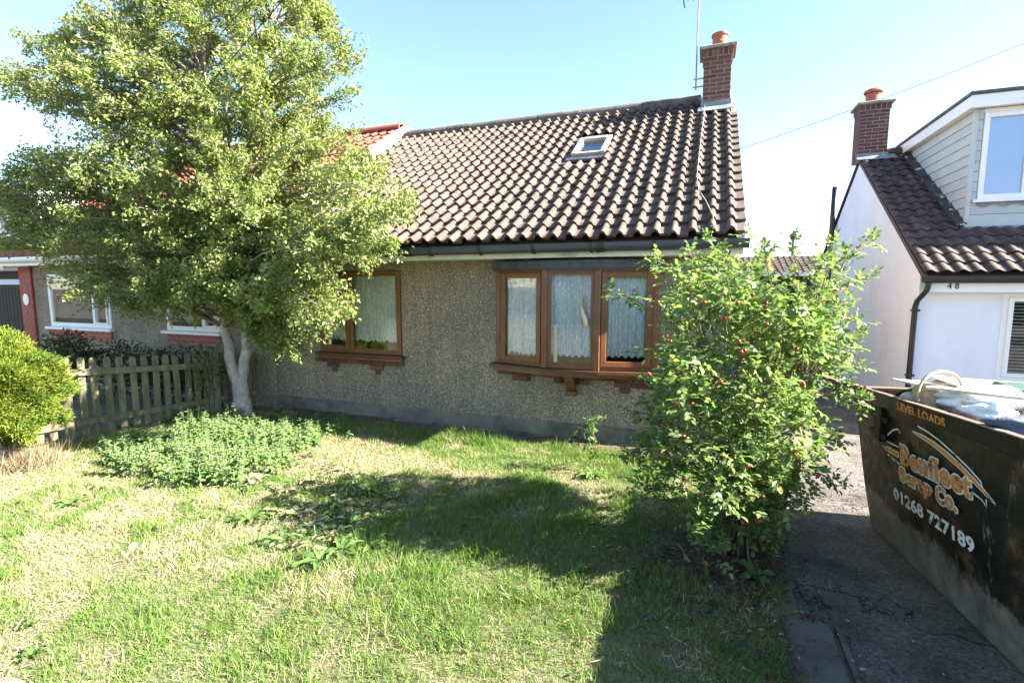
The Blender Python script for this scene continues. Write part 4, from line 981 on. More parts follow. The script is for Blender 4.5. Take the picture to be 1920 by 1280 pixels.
# basket with hoop handle
bc = Vector(at(1752, 745, 3.20))
bk = thing('basket', bc, 'wicker basket with tall hoop handle lying in the skip', 'basket')
prof = [(.07, -.11), (.10, -.05), (.115, .02), (.120, .03), (.108, .03), (.09, -.05), (.06, -.10)]
bb = MB().lathe(prof, (0, 0, 0), 22); Mb = Matrix.Translation(bc) @ Euler((R(-35), R(22), 0)).to_matrix().to_4x4()
bb.v = [tuple(Mb @ Vector(v_)) for v_ in bb.v]; bb.build('bowl', MAT['straw'], bk)
hp = [at(x, y, 3.14) for x, y in ((1720, 752), (1721, 735), (1726, 720), (1738, 706), (1755, 698), (1773, 697), (1790, 703), (1801, 717), (1806, 735), (1805, 752))]
MB().tube(smooth_path(hp, 3), .0095, 8).build('handle', MAT['straw'], bk, smooth=True)
def board(label, a, b_, c_, t, mat=MAT['ply'], name='board', group='boards thrown in the skip', cat='board'):
    a, b_, c_ = Vector(a), Vector(b_), Vector(c_); n = (b_ - a).cross(c_ - a).normalized()
    if n.z < 0: n = -n
    return tag(MB().prism([a, b_, b_ + (c_ - a), c_], n * -t).build(name, mat), label, cat, group)
board('long pale board sticking out over the far end of the skip', at(1672, 709, 3.55), at(1780, 733, 3.05), at(1760, 716, 3.75), .012)
board('wide cream board lying flat across the skip', at(1745, 716, 3.6), at(1940, 732, 3.0), at(1765, 706, 3.95), .014)
board('narrow timber lying on the edge of the wide board', at(1735, 724, 3.15), at(1945, 748, 2.48), at(1737, 722, 3.20), .016)
board('bent plywood sheet propped behind the basket handle', at(1745, 704, 3.65), at(1800, 722, 3.35), at(1768, 703, 3.85), .012)
ck = MB(); rgc = random.Random(31)
for k in range(150):
    s_ = rgc.uniform(-.08, 2.3); w_ = rgc.uniform(.08, 1.45); q = sp(s_, 0, w_) + SN * .1; q.z = ztop(s_) - .17 + .14 * math.sin(math.pi * w_ / 1.5) + rgc.uniform(-.01, .05)
    M = Matrix.Translation(q) @ Euler((rgc.uniform(-.6, .6), rgc.uniform(-.6, .6), rgc.uniform(0, 3))).to_matrix().to_4x4(); a, b_, c_ = rgc.uniform(.02, .09), rgc.uniform(.015, .05), rgc.uniform(.01, .035)
    ck.box(-a, a, -b_, b_, -c_, c_, M, .006)
tag(ck.build('broken_rubble', MAT['plaster']), 'broken plaster and brick pieces heaped in the skip', 'rubble', kind='stuff')
for lab, p, q in (('short broken batten leaning on the near rim of the skip', (1832, 768, 2.75), (1905, 752, 2.9)), ('thin lath lying across the white bags in the skip', (1790, 752, 3.0), (1880, 764, 2.75))):
    tag(bar(Vector(at(*p)), Vector(at(*q)), .035, .018, 'batten', MAT['ply'], None), lab, 'batten', 'battens in the skip')
def lump(name, c_, r, mat, label, cat, seed, sq=(1, 1, .6), rough=.35, n=18, group=None):
    rg = random.Random(seed); vs = []; fs = []; ph = [rg.uniform(0, 6) for _ in range(9)]
    for i in range(n + 1):
        th = math.pi * i / n
        for j in range(n * 2):
            p = 2 * math.pi * j / (n * 2)
            q = 1 + rough * (.4 * math.sin(3 * p + ph[0] + 2 * th) * math.sin(th) + .35 * math.sin(5 * th + ph[1]) * math.cos(2 * p + ph[2]) + .3 * abs(math.sin(7 * p + ph[3] + 4 * th)) * math.sin(th) - .15 * math.sin(11 * p + 9 * th + ph[4]) * math.sin(th))
            vs.append((c_[0] + r * q * sq[0] * math.sin(th) * math.cos(p), c_[1] + r * q * sq[1] * math.sin(th) * math.sin(p), c_[2] + r * q * sq[2] * math.cos(th)))
    m_ = n * 2
    for i in range(n):
        for j in range(m_): fs.append((i * m_ + j, i * m_ + (j + 1) % m_, (i + 1) * m_ + (j + 1) % m_, (i + 1) * m_ + j))
    return tag(MB().add(vs, fs).build(name, mat, smooth=True), label, cat, group)
lump('plastic_bag', at(1800, 757, 3.0), .085, MAT['bag'], 'crumpled white plastic bag beside the basket in the skip', 'bag', 3, (1, .9, .62), .5, group='bags in the skip')
lump('plastic_bag', at(1846, 744, 2.98), .14, MAT['bag'], 'large bright white sack under the boards in the skip', 'bag', 8, (1.25, 1, .5), .4, group='bags in the skip')
lump('plastic_bag', at(1850, 772, 2.7), .085, MAT['bag'], 'small white bag behind the blue cloth in the skip', 'bag', 21, (1.1, .9, .55), .5, group='bags in the skip')
lump('ball', at(1706, 748, 3.42), .055, MAT['cream'], 'round off-white ball at the rim of the skip', 'ball', 5, (1, 1, .95), .03)
lump('cloth_bundle', at(1925, 800, 2.36), .10, MAT['denim'], 'bundled blue denim cloth at the near side of the skip', 'cloth', 12, (1.2, .8, .42), .45)
gb = Vector(at(1918, 746, 2.95)); tag(MB().box(gb.x - .06, gb.x + .10, gb.y - .02, gb.y + .22, gb.z - .25, gb.z + .06, None, .012).build('plastic_crate', MAT['greenbox']), 'dark green plastic box standing in the skip', 'box')

# ------------------------------------------------------------------ picket fence
FA, FB = Vector((-6.72, 3.45, 0)), Vector((-6.09, 5.84, 0)); FD = (FB - FA).normalized(); FN = Vector((FD.y, -FD.x, 0))   # FN points to the lawn
fence = thing('picket_fence', FA + FD * 1.2, 'weathered low picket fence with rounded pales between the two front gardens', 'fence')
FM = Matrix((FD, FN, Vector((0, 0, 1)))).transposed().to_4x4(); FM.translation = FA
def ftop(s): return .965 - .075 * max(0, s - .2)
def picket(s, zb, zt, w=.066):
    P = [(s - w / 2, zb), (s + w / 2, zb), (s + w / 2, zt - w * .55)] + [(s + w / 2 * math.cos(a), zt - w * .55 + w * .55 * math.sin(a)) for a in [math.pi * k / 6 for k in range(1, 6)]] + [(s - w / 2, zt - w * .55)]
    M = FM @ Matrix.Translation((s, 0, 0)) @ Matrix.Rotation(random.gauss(0, .012), 4, 'Y') @ Matrix.Translation((-s, 0, 0))
    MB().prism([M @ Vector((a, -.004 + random.uniform(-.003, .003), c_)) for a, c_ in P], M.to_3x3() @ Vector((0, -.02, 0))).build('picket', MAT['fence'], fence)
for s in [.18, .305, .43, .56, .69, .805, .925, 1.05, 1.17, 1.29, 1.41, 1.52, 1.76, 1.87, 1.98, 2.09, 2.20, 2.31, 2.42, -.10, -.22, -.34, -.46]:
    picket(s, .05 + .02 * random.random(), ftop(s) + random.uniform(-.012, .012))
for s, h in ((.035, .985), (1.635, .93), (2.52, .86)):
    MB().box(s - .045, s + .045, -.05, .045, -.1, h, FM, .01).build('fence_post', MAT['fence'], fence)
for a, b_ in ((.081, 1.589), (1.681, 2.474), (-.75, -.011)):
    for k, zf in enumerate((lambda s: ftop(s) - .16, lambda s: .215)):
        p0, p1 = FM @ Vector((a, .016, zf(a))), FM @ Vector((b_, .016, zf(b_))); bar(p0, p1, .034, .075, 'rail', MAT['fence'], fence)

# ------------------------------------------------------------------ leaf colour helpers
def mixcol(n, cols, w, jit=.12):
    k = rng.choice(len(cols), n, p=np.array(w) / sum(w)); c = np.array(cols)[k]
    return np.clip(c * (1 + rng.normal(size=(n, 1)) * jit) * (1 + rng.normal(size=(n, 3)) * .05), .004, .9)
TUBES = {}
# ------------------------------------------------------------------ the tree
TB = Vector((-5.91, 5.10, 0)); TDEP = float((np.array(TB) - CC) @ FW)
tree = thing('garden_tree', TB, 'large leafy tree with pale forked trunk beside the picket fence', 'tree')
trunk = MB()
A_ = lambda x, y, d=0.0: Vector(at(x, y, TDEP + d + (y - 775) * 0.0004))
base = [TB + Vector((0, 0, -.1)), TB + Vector((0, 0, .02)), A_(453, 745), A_(449, 715)]
trunk.tube(smooth_path(base, 4), [.15] * 2 + [.135] * 2 + [.125] * 4 + [.105] * 4 + [.09], 12)
stemL = [A_(449, 722), A_(436, 690), A_(427, 640), A_(418, 580), A_(412, 500), A_(405, 400), A_(395, 300), A_(385, 190), A_(380, 80), A_(372, -20), A_(370, -90)]
stemR = [A_(449, 722, .02), A_(458, 685), A_(461, 640), A_(458, 560), A_(455, 480, .05), A_(458, 380, .1), A_(470, 280, .2), A_(485, 180, .2), A_(500, 80, .2), A_(512, 0, .2), A_(520, -60, .2)]
def rads(n, r0, r1): return [r0 + (r1 - r0) * (i / (n - 1)) ** .8 for i in range(n)]
pl = smooth_path(stemL, 4, .006); trunk.tube(pl, rads(len(pl), .085, .012), 10)
pr = smooth_path(stemR, 4, .006); trunk.tube(pr, rads(len(pr), .080, .012), 10)
trunk.build('trunk', MAT['bark'], tree, smooth=True)
CROWN = [(180, -40), (150, 40), (95, 58), (40, 72), (50, 95), (85, 105), (60, 125), (5, 140), (0, 170), (25, 190), (70, 205), (120, 225), (75, 245), (75, 275), (50, 300), (0, 315), (-40, 330), (-50, 420), (10, 470), (60, 510), (90, 545), (130, 580), (190, 575), (230, 590), (330, 605), (400, 592), (418, 575), (470, 600), (480, 650), (520, 690), (560, 700), (600, 665), (655, 590), (668, 540), (640, 515), (700, 500), (755, 480), (762, 430), (785, 395), (745, 355), (750, 305), (700, 280), (690, 250), (665, 230), (680, 150), (668, 60), (635, 30), (610, -40), (560, -130), (420, -170), (280, -130)]
CROWN = [(385 + (x - 385) * .945, 270 + (y - 270) * .955) for x, y in CROWN]
cx_, cy_ = 385, 260
clusters = []
tries = 0
while len(clusters) < 430 and tries < 40000:
    tries += 1
    x, y = random.uniform(-50, 790), random.uniform(-170, 705)
    if not in_poly(np.array([x]), np.array([y]), CROWN)[0]: continue
    rx = max(abs(x - cx_) / 410, 0); ry = abs(y - cy_) / 440
    half = 1.75 * math.sqrt(max(.06, 1 - min(1, rx * rx + ry * ry * .8)))
    d = random.uniform(-1, 1); d = math.copysign(abs(d) ** .7, d) * half
    if y > 560: d = min(d, .25) - .1
    p = at(x, y, TDEP + d)
    if p[1] > 5.0 and p[2] < ze + .30 + max(0, p[1] - ye) * TP * 1.05: p = at(x, y, min(TDEP + d, random.uniform(3.85, 4.85) / (ray(x, y)[1] / FPX)))
    if p[2] < .75: continue
    # gaps
    if math.hypot(x - 90, y - 250) < 28 or math.hypot(x - 185, y - 300) < 18: continue
    if clusters and min(np.linalg.norm(np.array(q[0]) - p) for q in clusters) < .175: continue
    clusters.append((p, random.uniform(.15, .29)))
for x, y in ((22, 160), (52, 165), (82, 182), (12, 148), (110, 195), (60, 82), (85, 90), (110, 78), (18, 335), (8, 360), (14, 400), (32, 440), (-20, 380), (60, 300), (620, 40), (650, 110), (655, 180)):
    clusters.append((at(x, y, TDEP + random.uniform(-.4, .3)), .17))
for x, y in ((470, 590), (488, 622), (505, 648), (530, 662), (558, 655), (585, 632), (540, 628), (610, 600), (570, 605), (510, 600), (445, 585), (600, 560), (560, 570), (525, 570), (480, 560)):
    clusters.append((at(x, y, TDEP + random.uniform(-1.0, -.35)), .15))
limb = MB(); twig = MB()
stems = [(Vector(p), i / len(pl), 0) for i, p in enumerate(pl)][10:] + [(Vector(p), i / len(pr), 1) for i, p in enumerate(pr)][12:]
LP, LD, LN_, LL, LW_ = [], [], [], [], []
for p, r in clusters:
    P = Vector(p)
    best = min(stems, key=lambda s: (s[0] - P).length + random.uniform(0, .55) + (3 if s[0].z > P.z - .15 * (P - s[0]).length else 0))
    S = best[0]; L_ = (P - S).length
    mid = S.lerp(P, .5) + Vector((0, 0, .10 * L_)) + Vector((random.gauss(0, .05), random.gauss(0, .05), 0)) * L_
    path = smooth_path([S, S.lerp(mid, .6), mid, P], 3, .008)
    limb.tube(path, rads(len(path), .009 + .011 * min(L_, 2.0), .004), 6, False)
    nt_ = 7
    for _ in range(nt_):
        q = P + Vector(rdir(1, .15)[0]) * r * random.uniform(.7, 1.25)
        a = path[random.randint(max(0, len(path) - 5), len(path) - 1)]
        twig.tube([a, a.lerp(q, .5) + Vector((random.gauss(0, .02), random.gauss(0, .02), .02)), q], [.005, .004, .002], 4, False)
        n = int(random.uniform(52, 78)); t = rng.random(n) ** .7
        av, qv = np.array(a), np.array(q)
        pos = av + (qv - av) * (.15 + .9 * t)[:, None] + rng.normal(size=(n, 3)) * (.030 + .03 * r)
        LP.append(pos); LD.append(unit(qv - av) * .5 + rdir(n, -.2)); LN_.append(rdir(n, 1.1))
LP = np.concatenate(LP); LD = np.concatenate(LD); LN_ = np.concatenate(LN_)
uu, vv = np.array([960 + FPX * ((LP - CC) @ RT) / ((LP - CC) @ FW), 640 - FPX * ((LP - CC) @ UP) / ((LP - CC) @ FW)])
ok = ~((LP[:, 1] > 5.05) & (LP[:, 2] < ze + .10 + np.maximum(0, LP[:, 1] - ye) * TP)) & (LP[:, 2] > .55)
LP, LD, LN_ = LP[ok], LD[ok], LN_[ok]; n = len(LP)
limb.build('limb', MAT['twig'], tree, smooth=True)["kind"] = "stuff"
twig.build('twig', MAT['twig'], tree, recalc=False)["kind"] = "stuff"
col = mixcol(n, [(.225, .275, .092), (.18, .23, .072), (.285, .315, .12), (.36, .35, .18)], [.46, .27, .22, .05])
cro = leaves('crown', LP, LD, LN_, rng.uniform(.032, .066, n), rng.uniform(.018, .034, n), col, MAT['leaf'], 'diamond', tree); cro["kind"] = "stuff"

# ------------------------------------------------------------------ rose bush
RB = Vector((.24, 3.60, 0)); RDEP = float((np.array(RB) - CC) @ FW)
rose = thing('rose_bush', RB, 'tall dense rose bush with red hips at the edge of the drive', 'bush')
RPOLY = [(1255, 545), (1290, 520), (1330, 490), (1390, 505), (1440, 535), (1500, 540), (1550, 510), (1590, 530), (1575, 570), (1590, 640), (1545, 700), (1520, 760), (1535, 830), (1550, 885), (1500, 935), (1450, 985), (1420, 1015), (1330, 1040), (1290, 1000), (1225, 955), (1180, 890), (1195, 810), (1230, 730), (1250, 600)]
RPOLY = [(1395 + (x - 1395) * .93, 740 + (y - 740) * .97) for x, y in RPOLY]
rcl = []; tries = 0
while len(rcl) < 190 and tries < 15000:
    tries += 1
    x, y = random.uniform(1180, 1600), random.uniform(450, 1035)
    if not in_poly(np.array([x]), np.array([y]), RPOLY)[0]: continue
    hw = 190; half = .62 * math.sqrt(max(.08, 1 - min(1, ((x - 1385) / 215) ** 2 + ((y - 720) / 380) ** 2 * .6)))
    p = at(x, y, RDEP - .02 + random.uniform(-1, 1) * half)
    if p[2] < .12: continue
    if rcl and min(np.linalg.norm(q - p) for q in rcl) < .085: continue
    rcl.append(p)
cane = MB(); red = MB(); RL = []                # RL: leaf rachis (start, direction)
def cane_path(tip, lift=.25):
    b0 = RB + Vector((random.gauss(0, .07), random.gauss(0, .07), -.02)); T = Vector(tip); L_ = (T - b0).length
    m1 = b0.lerp(T, .4) + Vector((0, 0, lift * L_ * .5)); m1.x = b0.x + (m1.x - b0.x) * .7; m1.y = b0.y + (m1.y - b0.y) * .7
    return smooth_path([b0, m1, b0.lerp(T, .78) + Vector((0, 0, lift * L_ * .35)), T], 4, .008)
for i, p in enumerate(rcl):
    pth_ = cane_path(p, random.uniform(.1, .32))
    if i % 6 == 0: cane.tube(pth_, rads(len(pth_), .008, .003), 6, False)
    else: cane.tube(pth_[-6:], rads(6, .005, .002), 5, False)
    for _ in range(19):
        a = np.array(p) + rng.normal(size=3) * .060; RL.append((a, rdir(1, .15)[0], 1.0))
LONG = [((1210, 660), (1270, 700)), ((1185, 770), (1250, 800)), ((1165, 850), (1240, 850)), ((1350, 470), (1370, 560)), ((1260, 500), (1300, 580)), ((1610, 690), (1530, 680)), ((1575, 830), (1500, 800)), ((1570, 910), (1500, 880)), ((1140, 548), (1235, 590)), ((1640, 452), (1560, 500)), ((1632, 525), (1540, 570)), ((1622, 608), (1530, 600)), ((1628, 758), (1530, 740)), ((1330, 452), (1400, 560)), ((1230, 480), (1300, 560)), ((1400, 442), (1470, 520)), ((1480, 440), (1500, 540)), ((1430, 470), (1450, 560)), ((1290, 470), (1330, 560)), ((1545, 480), (1530, 560)), ((1590, 560), (1530, 640)), ((1580, 690), (1520, 700)), ((1560, 455), (1540, 560)), ((1600, 470), (1540, 570)), ((1215, 488), (1290, 600)), ((1620, 760), (1540, 700))]
for (tx, ty), (bx, by) in LONG:
    dd = RDEP + random.uniform(-.25, .1)
    T = Vector(at(tx, ty, dd)); B = Vector(at(bx, by, dd)); pth_ = smooth_path([B, B.lerp(T, .5) + Vector((0, 0, .03)), T], 5, .003)
    red.tube(pth_, rads(len(pth_), .0065, .002), 5, False)
    base_ = cane_path(B, .1); cane.tube(base_, rads(len(base_), .007, .005), 6, False) if random.random() < .5 else None
    for k, q in enumerate(pth_[2:]):
        for _ in range(2): RL.append((np.array(q) + rng.normal(size=3) * .008, unit(np.array((T - B).normalized()) * .5 + rng.normal(size=3) * .8), .85))
cane.build('cane', MAT['oldcane'], rose, recalc=False)["kind"] = "stuff"; red.build('young_cane', MAT['cane'], rose, recalc=False)["kind"] = "stuff"
PS, DS, NS, LS, CS = [], [], [], [], []
for a, d, sc in RL:
    side = unit(np.cross(d, (0, 0, 1)) + rng.normal(size=3) * .15); nr = unit(np.cross(side, d)); nr = nr * math.copysign(1, nr[2]); ln = .085 * sc * random.uniform(.8, 1.2)
    for t, sg in ((.35, -1), (.35, 1), (.68, -1), (.68, 1), (1.0, 0)):
        PS.append(a + d * ln * t); DS.append(unit(d * (.55 if sg else 1) + side * sg * .85 + rng.normal(size=3) * .12)); NS.append(unit(nr + rng.normal(size=3) * .25)); LS.append(.043 * sc * random.uniform(.75, 1.2) * (1.12 if not sg else 1))
PS, DS, NS, LS = map(np.array, (PS, DS, NS, LS)); n = len(PS)
pz = PS[:, 2]
okm = pz > .05
PS, DS, NS, LS = PS[okm], DS[okm], NS[okm], LS[okm]; n = len(PS)
col = mixcol(n, [(.12, .19, .072), (.175, .255, .088), (.235, .305, .105), (.34, .35, .13)], [.40, .36, .18, .06])
ro = leaves('foliage', PS, DS, NS, LS, LS * .64, col, MAT['rleaf'], 'oval', rose); ro["kind"] = "stuff"
hipm = MB().lathe([(.001, -.017), (.010, -.014), (.0155, -.004), (.0155, .004), (.010, .012), (.005, .016), (.004, .020), (.006, .024), (.001, .025)], (0, 0, 0), 10).mesh('rose_hip'); hipm.shade_smooth(); hipm.materials.append(MAT['hip'])
HIPS = [(1320, 568), (1383, 568), (1411, 553), (1436, 568), (1358, 596), (1438, 609), (1385, 640), (1390, 660), (1396, 657), (1494, 655), (1351, 716), (1506, 720), (1298, 757), (1270, 759), (1282, 818), (1508, 811), (1402, 874), (1281, 897), (1430, 931), (1533, 893), (1424, 977), (1393, 980), (1461, 992), (1441, 1014), (1327, 1060), (1235, 627), (1250, 630), (1257, 640), (1490, 848)]
for x, y in HIPS:
    e = max(.08, 1 - min(1, ((x - 1385) / 215) ** 2 + ((y - 720) / 380) ** 2 * .6)); p = at(x, y, RDEP - .06 - .60 * math.sqrt(e))
    inst('rose_hip', hipm, rose, p, (math.pi + random.gauss(0, .4), random.gauss(0, .4), 0), (.72, .72, .78))

# ------------------------------------------------------------------ golden conifer by the fence
CB = Vector(at(-4, 734, 4.95)); con = thing('golden_conifer', (CB.x, CB.y, 0), 'bright yellow-green clipped conifer at the left edge by the fence', 'shrub')
n0 = 5200; d0 = rdir(n0); rr = rng.uniform(.72, 1.0, n0) ** .5
lumpy = 1 + .22 * np.sin(d0[:, 0] * 5 + 1) * np.sin(d0[:, 2] * 6 + 2) + .05 * rng.normal(size=n0) + .14 * np.sin(d0[:, 1] * 9 + d0[:, 2] * 7)
ctr = np.array(CB) + d0 * (rr * lumpy)[:, None] * np.array([.46, .46, .45])
ns = 16
pos = np.repeat(ctr, ns, 0) + rng.normal(size=(n0 * ns, 3)) * .022
dd = unit(np.repeat(d0, ns, 0) + np.array([0, 0, .25]) + rng.normal(size=(n0 * ns, 3)) * .55)
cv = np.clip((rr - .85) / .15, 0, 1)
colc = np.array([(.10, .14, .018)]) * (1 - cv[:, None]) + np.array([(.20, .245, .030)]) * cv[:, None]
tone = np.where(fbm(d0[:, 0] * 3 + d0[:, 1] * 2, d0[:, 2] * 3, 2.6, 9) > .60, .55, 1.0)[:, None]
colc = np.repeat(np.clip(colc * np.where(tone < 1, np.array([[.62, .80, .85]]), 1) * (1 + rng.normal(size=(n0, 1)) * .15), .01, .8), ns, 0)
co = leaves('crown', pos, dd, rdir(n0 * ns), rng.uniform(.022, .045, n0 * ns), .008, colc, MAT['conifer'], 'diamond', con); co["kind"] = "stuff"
tr_ = MB()
for k in range(9):
    a = rdir(1)[0] * np.array([.4, .4, .2]); tr_.tube([(CB.x, CB.y, -.05), (CB.x + a[0] * .4, CB.y + a[1] * .4, .35), (CB.x + a[0], CB.y + a[1], .75)], [.028, .02, .008], 6)
tr_.build('trunk', MAT['twig'], con)

# ------------------------------------------------------------------ nettles and weeds
NP = [gnd(*q)[:2] for q in ((192, 862), (225, 890), (300, 915), (380, 925), (460, 920), (545, 880), (585, 815), (560, 790), (500, 790), (430, 795), (330, 815), (250, 835))]
NPp = np.array(NP); PS, DS, NS, LS = [], [], [], []; stem = MB(); cnt = 0
lo, hi = NPp.min(0), NPp.max(0)
while cnt < 620:
    q = lo + rng.random(2) * (hi - lo)
    if cnt % 12 == 0: q = q + rng.normal(size=2) * .22
    elif not in_poly(q[:1] + (fbm(q[0], q[1], 3.0, 61) - .5) * .7, q[1:] + (fbm(q[0], q[1], 3.0, 67) - .5) * .5, NPp)[0]: continue
    cnt += 1; h = .05 + .30 * float(fbm(q[0], q[1], 2.6, 21)) ** 1.5 + random.uniform(0, .09); ln = rng.normal(size=2) * .035
    top = np.array([q[0] + ln[0], q[1] + ln[1], h]); b0 = np.array([q[0], q[1], 0]); stem.tube([b0, top], [.004, .002], 4, False)
    for k in range(7):
        t = 1 - k * .13; a0 = random.uniform(0, 6.3) if k == 0 else a0 + math.pi / 2
        for sg in (0, math.pi):
            dv = np.array([math.cos(a0 + sg), math.sin(a0 + sg), .30 if k < 2 else -.12]); PS.append(b0 + (top - b0) * t); DS.append(dv); NS.append(np.array([0, 0, 1]) + rng.normal(size=3) * .15); LS.append(random.uniform(.65, 1.3) * (.026, .040, .054, .060, .058, .05, .045)[k])
PS, DS, NS, LS = map(np.array, (PS, DS, NS, LS)); n = len(PS)
net = leaves('nettle_patch', PS, DS, NS, LS, LS * .62, mixcol(n, [(.145, .245, .070), (.18, .28, .085), (.11, .195, .05)], [.5, .3, .2], .1), MAT['nettle'], 'oval')
tag(net, 'dense patch of low green nettles in front of the tree', 'nettles', kind='stuff')
stem.build('stem', MAT['twig'], net, recalc=False)["kind"] = "stuff"

def rosette(name, label, cat, loc, nl, L, wr, col, jit, up=.55, group=None, mat=None, stemh=0):
    t = thing(name, Vector((loc[0], loc[1], float(lawn_z(loc[0], loc[1])))), label, cat, group); o = np.array(t.location)
    for k in range(nl):
        a = 2 * math.pi * k / nl + random.uniform(-.3, .3); l_ = L * random.uniform(.7, 1.15); w = l_ * wr; u = up * random.uniform(.5, 1.3)
        d = np.array([math.cos(a), math.sin(a), 0]); s_ = np.array([-math.sin(a), math.cos(a), 0]); vs = []; m_ = 6
        for i in range(m_ + 1):
            q = i / m_; ww = w * math.sin(math.pi * min(1, .06 + q * .94)) ** .8 * .5; c0 = o + d * (l_ * q) + np.array([0, 0, l_ * (u * q - .75 * u * q * q) + .012])
            wig = .010 * math.sin(i * 2.3 + k); vs += [c0 + s_ * ww + np.array([0, 0, ww * .5 + wig]), c0, c0 - s_ * ww + np.array([0, 0, ww * .5 - wig])]
        f = [(3 * i + j, 3 * i + j + 1, 3 * i + j + 4, 3 * i + j + 3) for i in range(m_) for j in (0, 1)]
        cc = np.clip(np.array(col[k % len(col)]) * (1 + random.gauss(0, jit)), .01, .8)
        raw_mesh('leaf', np.array(vs), np.array(f), mat or MAT['nettle'], np.tile(cc, (len(vs), 1)), t, True)
    return t
GREEN = [(.10, .17, .045), (.13, .20, .06), (.08, .14, .04)]; WILT = [(.42, .36, .24), (.30, .27, .16), (.16, .20, .07), (.36, .30, .20)]
DOCKS = [((470, 905), 'pale wilted dock plant beside the nettle patch', WILT), ((535, 925), 'wilted straw-coloured dock plant among dry grass', WILT), ((590, 905), 'half-dry dock plant nearest the sunlit lawn by the house', WILT), ((560, 965), 'dry dock plant in the middle of the weed clump', WILT), ((610, 1000), 'upright green dock plant beside the pink stone', GREEN), ((530, 1015), 'green dock plant at the front left of the weed clump', GREEN), ((660, 985), 'shaded dock plant at the edge of the bush shadow', GREEN), ((690, 925), 'grey-green dock plant at the tip of the bush shadow', GREEN), ((640, 945), 'large dock plant with mixed dry and green leaves', WILT + GREEN), ((640, 1045), 'small round-leaved weed in front of the dock plants', GREEN), ((700, 1030), 'low green weed in the bush shadow', GREEN), ((470, 975), 'flat green weed left of the dock clump', GREEN), ((55, 1170), 'dark green weed clump near the left edge of the lawn', GREEN), ((130, 950), 'single broad-leaved weed on the dry left lawn', GREEN), ((600, 1060), 'flat weed on the dry grass in front of the stone', GREEN), ((60, 1230), 'small weed at the bottom left of the lawn', GREEN)]
for (x, y), lab, colr in DOCKS:
    g = gnd(x, y); rosette('dock_plant', lab, 'weed', g, random.randint(7, 11), random.uniform(.12, .17) * (.45 if y > 1100 else 1), random.uniform(.26, .34), colr, .15, .6, 'weeds in the lawn')
g = gnd(1110, 892); rosette('dandelion_plant', 'leafy green rosette at the foot of the rose sapling by the wall', 'weed', g, 16, .17, .24, [(.12, .20, .045), (.15, .22, .06)], .12, .7, 'weeds in the lawn')
g = gnd(1413, 1085); rosette('seedling', 'pale green broad-leaved seedling in the shade below the rose bush', 'seedling', g, 9, .14, .42, [(.10, .19, .055), (.12, .21, .06)], .1, 1.2)
def sapling(label, base, pts, leavesn, col, group=None):
    t = thing('rose_sapling', base, label, 'sapling', group); P = smooth_path(pts, 4, .003)
    MB().tube(P, rads(len(P), .006, .002), 5, False).build('stem', MAT['cane'], t, recalc=False)
    PS, DS, NS, LS = [], [], [], []
    for k in range(leavesn):
        q = np.array(P[random.randint(3, len(P) - 1)]) + rng.normal(size=3) * .02; d = rdir(1, .2)[0]
        for s_ in range(4): PS.append(q + d * .03 * s_); DS.append(unit(d + rng.normal(size=3) * .7)); NS.append(rdir(1, 1.2)[0]); LS.append(random.uniform(.035, .055))
    PS, DS, NS, LS = map(np.array, (PS, DS, NS, LS)); leaves('foliage', PS, DS, NS, LS, LS * .66, mixcol(len(PS), col, [1] * len(col)), MAT['rleaf'], 'oval', t)["kind"] = "stuff"
b0 = gnd(1112, 885); sapling('thin young rose sapling growing out of the lawn near the wall', b0, [b0, b0 + np.array([.02, .02, .25]), b0 + np.array([-.01, .0, .42]), b0 + np.array([.03, -.02, .56])], 26, [(.09, .15, .05), (.14, .21, .07)])
b0 = gnd(1085, 838); sapling('dark small shoot against the plinth below the bow window', b0, [b0, b0 + np.array([0, .02, .12]), b0 + np.array([.03, 0, .24])], 14, [(.05, .09, .03), (.07, .11, .035)])
# wilted leaves strewn through the dock clump
wp = [gnd(*q)[:2] for q in ((430, 900), (560, 870), (720, 900), (760, 950), (700, 1010), (600, 1040), (500, 1030), (480, 960))]; wq = np.array(wp); lo, hi = wq.min(0), wq.max(0)
q = lo + rng.random((1700, 2)) * (hi - lo); q = q[in_poly(q[:, 0], q[:, 1], wq)]; q = q[fbm(q[:, 0], q[:, 1], 2.5, 55) > .42]; n = len(q); az = rng.random(n) * 6.283
wl_ = leaves('wilted_leaves', np.stack([q[:, 0], q[:, 1], lawn_z(q[:, 0], q[:, 1]) + rng.uniform(.006, .040, n)], -1), np.stack([np.cos(az), np.sin(az), rng.normal(.10, .25, n)], -1), np.tile((0, 0, 1.0), (n, 1)) + rng.normal(size=(n, 3)) * .6, rng.uniform(.04, .10, n), rng.uniform(.014, .032, n), mixcol(n, [(.46, .40, .29), (.34, .29, .19), (.17, .23, .075), (.12, .18, .055), (.20, .14, .09)], [.18, .16, .28, .26, .12]), MAT['nettle'], 'oval', None)
tag(wl_, 'wilted pale and green weed leaves strewn around the dock plants', 'leaves', kind='stuff')
